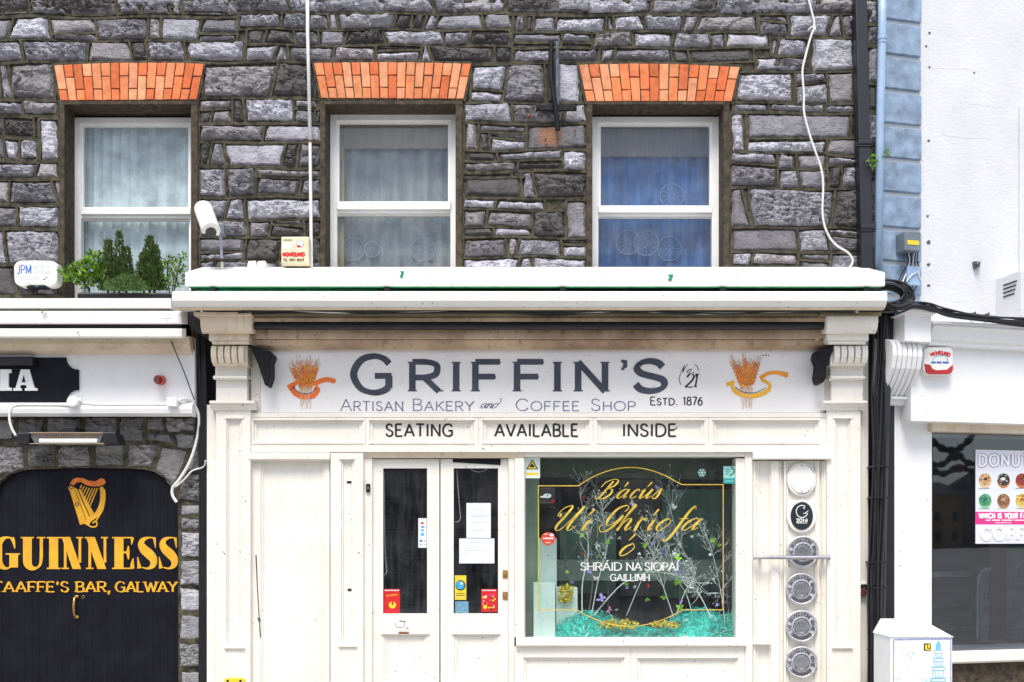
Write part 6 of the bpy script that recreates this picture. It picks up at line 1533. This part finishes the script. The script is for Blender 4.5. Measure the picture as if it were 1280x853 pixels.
k = MB(RF); ringtext(k, 'NIGHTGUARD', 1175, 470, 26.5, 66, 116, 4.2, -.27, 1.2); k.stroke(sm([(1166,452),(1168,446.5),(1175,445),(1183,446),(1185,452)]), .6, -.27, .0004, 1); k.stroke([(1164,453.5),(1170,453.2)], 2.2, -.27, .0004, 2); k.stroke([(1171,453.2),(1177,453.2)], 2.2, -.27, .0004, 2); k.stroke([(1178.5,453.2),(1186,453.5)], 2.2, -.27, .0004, 2)
part('lettering', k, [M['redp'], M['skyp'], M['bluep']], t)
# window
k = MB(RF); k.bx(1165.3, 1700, 527.2, 539, -.10, .4); part('window_head', k, M['soiled_warmlit'], ds, bevel=.003)
k = MB(RF); k.prof(1163, 1700, [(-.09,815),(-.10,817),(-.10,829),(-.08,831),(.4,831),(.4,815)]); sill = part('window_sill', k, M['cream'], ds, bevel=.003)
k = MB(RF); k.bx(1165.3, 1700, 831.2, 905, -.03, .4); part('stall_riser', k, M['brown'], ds)
k = MB(RF); k.bx(1166, 1700, 539, 815, .0, .008); part('pane', k, glass('shop_glass', (.66,.69,.73), .075, .010), ds)
k = MB(RF)
x0 = k.at(1166,600,0)[0]
zt, zb = k.at(1160,536,0)[2], k.at(1160,815,0)[2]
k.box3(x0-.3, x0+4, 1.6, 1.65, 0, zt); k.box3(x0-.3, x0+4, .1, 1.65, zt-.02, zt+.02); k.box3(x0-.32, x0-.3, .1, 1.65, 0, zt); k.box3(x0-.3, x0+4, .45, 1.6, 0, .02)
part('interior', k, M['room'], ds)
k = MB(RF); k.box3(x0-.2, x0+4, .01, .5, zb-.04, zb-.005); part('window_ledge', k, M['marble'], ds)
k = MB(RF)
for i in range(14):
    for j in range(9):
        u0 = k.at(1258, 700, .75)[0] + i*.155 - (.0775 if j % 2 else 0); k.box3(max(u0, k.at(1258,700,.75)[0]), u0+.151, .75, .80, zb+.0+j*.105, zb+.101+j*.105)
part('tiled_wall', k, M['tile'], ds, bevel=.002)
k = MB(RF); k.bx(1237, 1257.5, 560, 812, .62, .9); part('brown_panel', k, M['wood'], ds)
k = MB(RF); k.bx(1225, 1236, 712, 805, .58, .60); text(k, 'D', 1230, 1235, 742, 751, .58, 1.6, m=1); text(k, '8', 1230, 1235, 757, 765, .58, 1.4, m=1)
k.tpx([(1238,711,.5),(1232,711,.5),(1226,714,.5),(1222,722,.5),(1221,740,.5),(1221,798,.5)], .016, 8, 2); part('door_edge', k, [M['greyplastic'], plain('maroon_print', (.12,.02,.03), .5), M['steel']], ds)
k = MB(RF); k.bx(1166, 1230, 715, 722, .9, .95); k.bx(1166, 1215, 735, 760, 1.1, 1.15, 1); k.bx(1166, 1215, 770, 790, 1.0, 1.1, 1); part('counter', k, [M['marble'], M['slats']], ds)
# poster
p = thing('doughnut_poster', 'white poster with six doughnuts and a pink band in the white shop window', 'poster', RF.at(1262, 680, -.01), fr=RF)
k = MB(RF); k.bx(1219.5, 1330, 561, 680, -.004, -.001); part('sheet', k, plain('poster_paper', (.70,.70,.78), .5, vary=.05), p)
k = MB(RF); yy = -.004
k.bx(1219.5, 1330, 639.5, 655.5, -.005, yy, 0)
for a, b in ((1221,1241.5),(1243.5,1264.5),(1266.5,1287)):
    for c, d in ((588,611),(613,637)): k.bx(a, b, c, d, -.0046, yy, 1)
part('panel', k, [M['pinkp'], M['paper']], p)
k = MB(RF)
for wd, x0_, x1_, y0_, y1_, a, b, wa, wb_ in (('DONUTS',1224,1297,568.5,582.5,0,1,4.4,2.6), ('COFFEE',1227,1305,659,674.5,2,1,5.2,3.8)):
    text(k, wd, x0_, x1_, y0_, y1_, -.004, wa, gap=.34, m=a); 
    text(k, wd, x0_, x1_, y0_, y1_, -.0065, wb_, gap=.34, m=b)
text(k, 'WHICH IS YOUR FAV', 1224, 1287, 642, 648, -.005, 1.7, gap=.3, m=1)
k.stroke([(1232,650.5),(1238,650.5)], 1.4, -.005, .0004, 1); k.stroke([(1240,650.5),(1250,650.5)], 1.4, -.005, .0004, 1); k.stroke([(1252,650.5),(1266,650.5)], 1.4, -.005, .0004, 1); k.stroke([(1268,650.5),(1280,650.5)], 1.4, -.005, .0004, 1); k.stroke([(1244,653.7),(1264,653.7)], .7, -.005, .0004, 1)
part('lettering', k, [plain('violet_print', (.25,.2,.42), .5), M['whitep'], M['faint']], p)
dcols = [((.62,.36,.17),(.06,.03,.02),(.72,.5,.35)), ((.03,.035,.03),(.85,.82,.8),(.5,.19,.05)), ((.32,.04,.02),(.10,.02,.02),(.5,.16,.05)), ((.06,.30,.13),(.03,.10,.12),(.25,.5,.3)), ((.24,.09,.04),(.5,.35,.22),(.42,.2,.08)), ((.72,.52,.08),(.3,.08,.03),(.6,.5,.3))]
for i, (bc, tc, rc) in enumerate(dcols):
    cx, cy = (1231.5,1254.5,1277.5)[i % 3], (600,625.5)[i // 3]
    mats = [plain('doughnut_base', rc, .6), plain('doughnut_icing', bc, .5, vary=.4, scale=80), plain('doughnut_topping', tc, .5)]
    k = MB(RF); rr = random.Random(i)
    k.disc(cx, cy+1.2, 8.1, 9.3, -.0056, yy, 0, 22); k.disc(cx, cy-.4, 7.7, 7.6, -.0062, yy, 1, 22)
    k.disc(cx+rr.uniform(-.5,.5), cy-1, 2.4, 1.9, -.0068, yy, 2, 14)
    for _ in range(16):
        a, q = rr.uniform(0,6.28), rr.uniform(2.5,7); x, z = cx+q*math.cos(a), cy-.5+q*.95*math.sin(a); k.stroke([(x,z),(x+rr.uniform(-2,2),z+rr.uniform(-2,2))], rr.uniform(.5,1.1), -.0062, .0006, rr.choice([2,2,0]))
    k.stroke([(cx-8,cy+10.6),(cx+6,cy+10.6)], .6, -.0046, .0003, 2)
    part('doughnut_picture', k, mats, p)

# utility cabinet on the pavement
t = thing('utility_cabinet', 'white street cabinet painted with blue tower drawing on the pavement at the right', 'cabinet', (G.at(1150, 895, -.62)[0], -.62, 0))
k = MB(); YF, YK = -.80, -.42
a = k.at(1113, 797, YF); b = k.at(1190.5, 797, YF)
k.box3(a[0], b[0], YF, YK, 0, a[2]); part('body', k, plain('cabinet_paint', (.78,.80,.82), .5, vary=.05, scale=5), t, bevel=.006)
k = MB(); z0, z1 = a[2]+.002, a[2]+.125; x0, x1 = a[0]-.012, b[0]+.012
k.add([(x0,YF-.012,z0),(x1,YF-.012,z0),(x1,YK,z0),(x0,YK,z0),(x0+.06,YF+.20,z1),(x1-.17,YF+.20,z1),(x1-.17,YK-.02,z1),(x0+.06,YK-.02,z1)], [(0,1,5,4),(1,2,6,5),(2,3,7,6),(3,0,4,7),(4,5,6,7),(3,2,1,0)])
part('sloped_lid', k, plain('lid_paint', (.76,.80,.84), .5, vary=.06, scale=9), t, bevel=.006)
k = MB(); yy = YF
k.stroke([(1117,800),(1117,890)], 1.6, yy, .001, 1); k.stroke([(1117,800),(1189,799)], 1.6, yy, .001, 1); k.stroke([(1188.5,799),(1188.5,890)], 1.3, yy, .001, 1)
# tower drawing, outlined storeys under a small dome
for (hw, y0_, y1_) in ((1.2,802,805),(2.8,805,813),(4.6,813,817),(4.0,817,823),(6.0,823,827),(5.2,827,834),(7.6,834,838),(6.8,838,848),(9.4,848,852),(8.6,852,890)):
    c = 0 if y1_-y0_ < 5 or y0_ < 812 else 2
    k.stroke([(1173-hw,y0_),(1173-hw,y1_)], .7, yy, .0008, 0); k.stroke([(1173+hw,y0_),(1173+hw,y1_)], .7, yy, .0008, 0); k.stroke([(1173-hw,y0_),(1173+hw,y0_)], .8, yy, .0008, 0)
    if y0_ < 812: k.stroke([(1173,y0_),(1173,y1_)], hw*1.7, yy, .0006, 0)
    elif y1_-y0_ > 5:
        for u in (-.5,0,.5): k.stroke([(1173+u*hw,y0_+1.5),(1173+u*hw,y1_-1)], .5, yy, .0007, 0)
        k.stroke([(1173-hw*.7,y1_-1.2),(1173+hw*.7,y1_-1.2)], 1.4, yy, .0005, 2)
rr = random.Random(8)
for i in range(26):
    a_ = rr.uniform(0,6.28); q = rr.uniform(2,11); x, z = 1137+q*math.cos(a_), 815+q*.8*math.sin(a_); k.stroke([(x,z),(x+rr.uniform(-3,3),z+rr.uniform(-2,3))], .45, yy, .0006, 3)
k.stroke(sm([(1137,820),(1136,830),(1133,840)]), .7, yy, .0006, 3)
for i in range(22):
    x, z = rr.uniform(1150,1166), rr.uniform(846,860); k.stroke([(x,z),(x+rr.uniform(-3,3),z+rr.uniform(-2,2))], rr.uniform(.6,1.6), yy, .0006, 2)
for i in range(34):
    x, z = rr.uniform(1120,1150), rr.uniform(838,880); k.stroke([(x,z),(x+rr.uniform(-5,5),z+rr.uniform(-1.5,1.5))], .45, yy, .0006, rr.choice([3,3,2]))
part('tower_drawing', k, [plain('tower_blue', (.16,.50,.78), .5), plain('violet_border', (.34,.36,.66), .5, vary=.5, scale=120), plain('pale_sky_blue', (.33,.66,.86), .5), plain('thin_grey_blue_line', (.55,.63,.72), .5)], t)
k = MB(); k.bx(1155, 1163.5, 804.5, 813.5, YF-.003, YF, 0); k.bx(1156.5, 1159, 806, 812, YF-.0036, YF, 1); k.bx(1160, 1162.5, 805.5, 810, YF-.0036, YF, 1); k.bx(1157, 1163, 811.2, 812.6, YF-.004, YF, 1)
part('badge', k, [M['ink'], M['yelp']], t)

# ---------------------------------------------------------------- across the street: what the glass reflects
def house(x, y, w, h, dpt, wallm, lab, nw, storeys):
    t = thing('house', lab, 'house', (x, y, 0))
    k = MB(); k.box3(x-w/2, x+w/2, y-dpt, y, -.1, h); part('wall', k, wallm, t)
    k = MB(); k.add([(x-w/2-.3,y+.4,h),(x+w/2+.3,y+.4,h),(x+w/2+.3,y-dpt,h),(x-w/2-.3,y-dpt,h),(x-w/2,y-dpt/2,h+2.2),(x+w/2,y-dpt/2,h+2.2)], [(0,1,5,4),(2,3,4,5),(0,4,3),(1,2,5)]); part('roof', k, M['roof'], t)
    for j in range(storeys):
        for i in range(nw):
            k = MB(); cx = x - w/2 + w*(i+.5)/nw; z = .9 + j*3.0; k.box3(cx-.55, cx+.55, y, y+.06, z, z+1.5); part('window', k, M['black'], t)
house(113, -105, 34, 8.2, 9, M['ochre'], 'ochre two storey house far down the square seen only as a reflection', 9, 2)
house(140, -100, 18, 9.5, 9, M['greywall'], 'grey house far down the square seen only as a reflection', 5, 3)
drk = plain('dark_stone_front', (.17,.16,.155), .8, vary=.35, scale=2)
house(-4, -19, 27, 8.6, 9, drk, 'dark stone terrace facing the bakery seen only as a reflection', 8, 2)
# garlands over the street, seen in the shop glass
def mirrored(px, py, t):
    d = Vector(((px-CX)/FPX, 1, (HY-py)/FPX)); n = Vector((*RF.N, 0))
    q = RF.at(px, py, 0); w = RF.M @ Vector(q); rdir = d - 2*d.dot(n)*n
    return w + rdir*t
for i, (pts, t, baub) in enumerate((([(1150,545),(1167,553),(1180,561),(1195,562),(1208,554),(1220,538),(1226,528)], 16, None), ([(1150,577),(1166,582),(1180,580),(1195,567),(1208,577),(1222,579),(1240,570)], 26, (1195,571)), ([(1150,580),(1168,590),(1182,593),(1199,584),(1212,589),(1222,588),(1240,580)], 38, (1199,586)))):
    gt = thing('garland', ('nearest','second','farthest')[i] + ' dark green garland strung over the street seen only as a reflection', 'garland', tuple(mirrored(*pts[3], t)))
    k = MB(); q = [Vector(v) for v in sm([tuple(mirrored(px, py, t)) for px, py in pts], 6)]; k.tube(q, [.0030*(t+11)*(1+.25*math.sin(j*1.3)) for j in range(len(q))], 7)
    part('greenery', k, plain('garland_green', (.008,.014,.010), .8), gt, recalc=False)
    if baub:
        c_ = mirrored(*baub, t); k = MB(); k.tube([c_ + Vector((0,0,-.15*t/26)), c_ + Vector((0,0,-.08*t/26)), c_ + Vector((0,0,.08*t/26)), c_ + Vector((0,0,.15*t/26))], [.05*t/26,.15*t/26,.15*t/26,.05*t/26], 10); part('bauble', k, plain('dark_red_bauble', (.10,.01,.012), .4), gt)
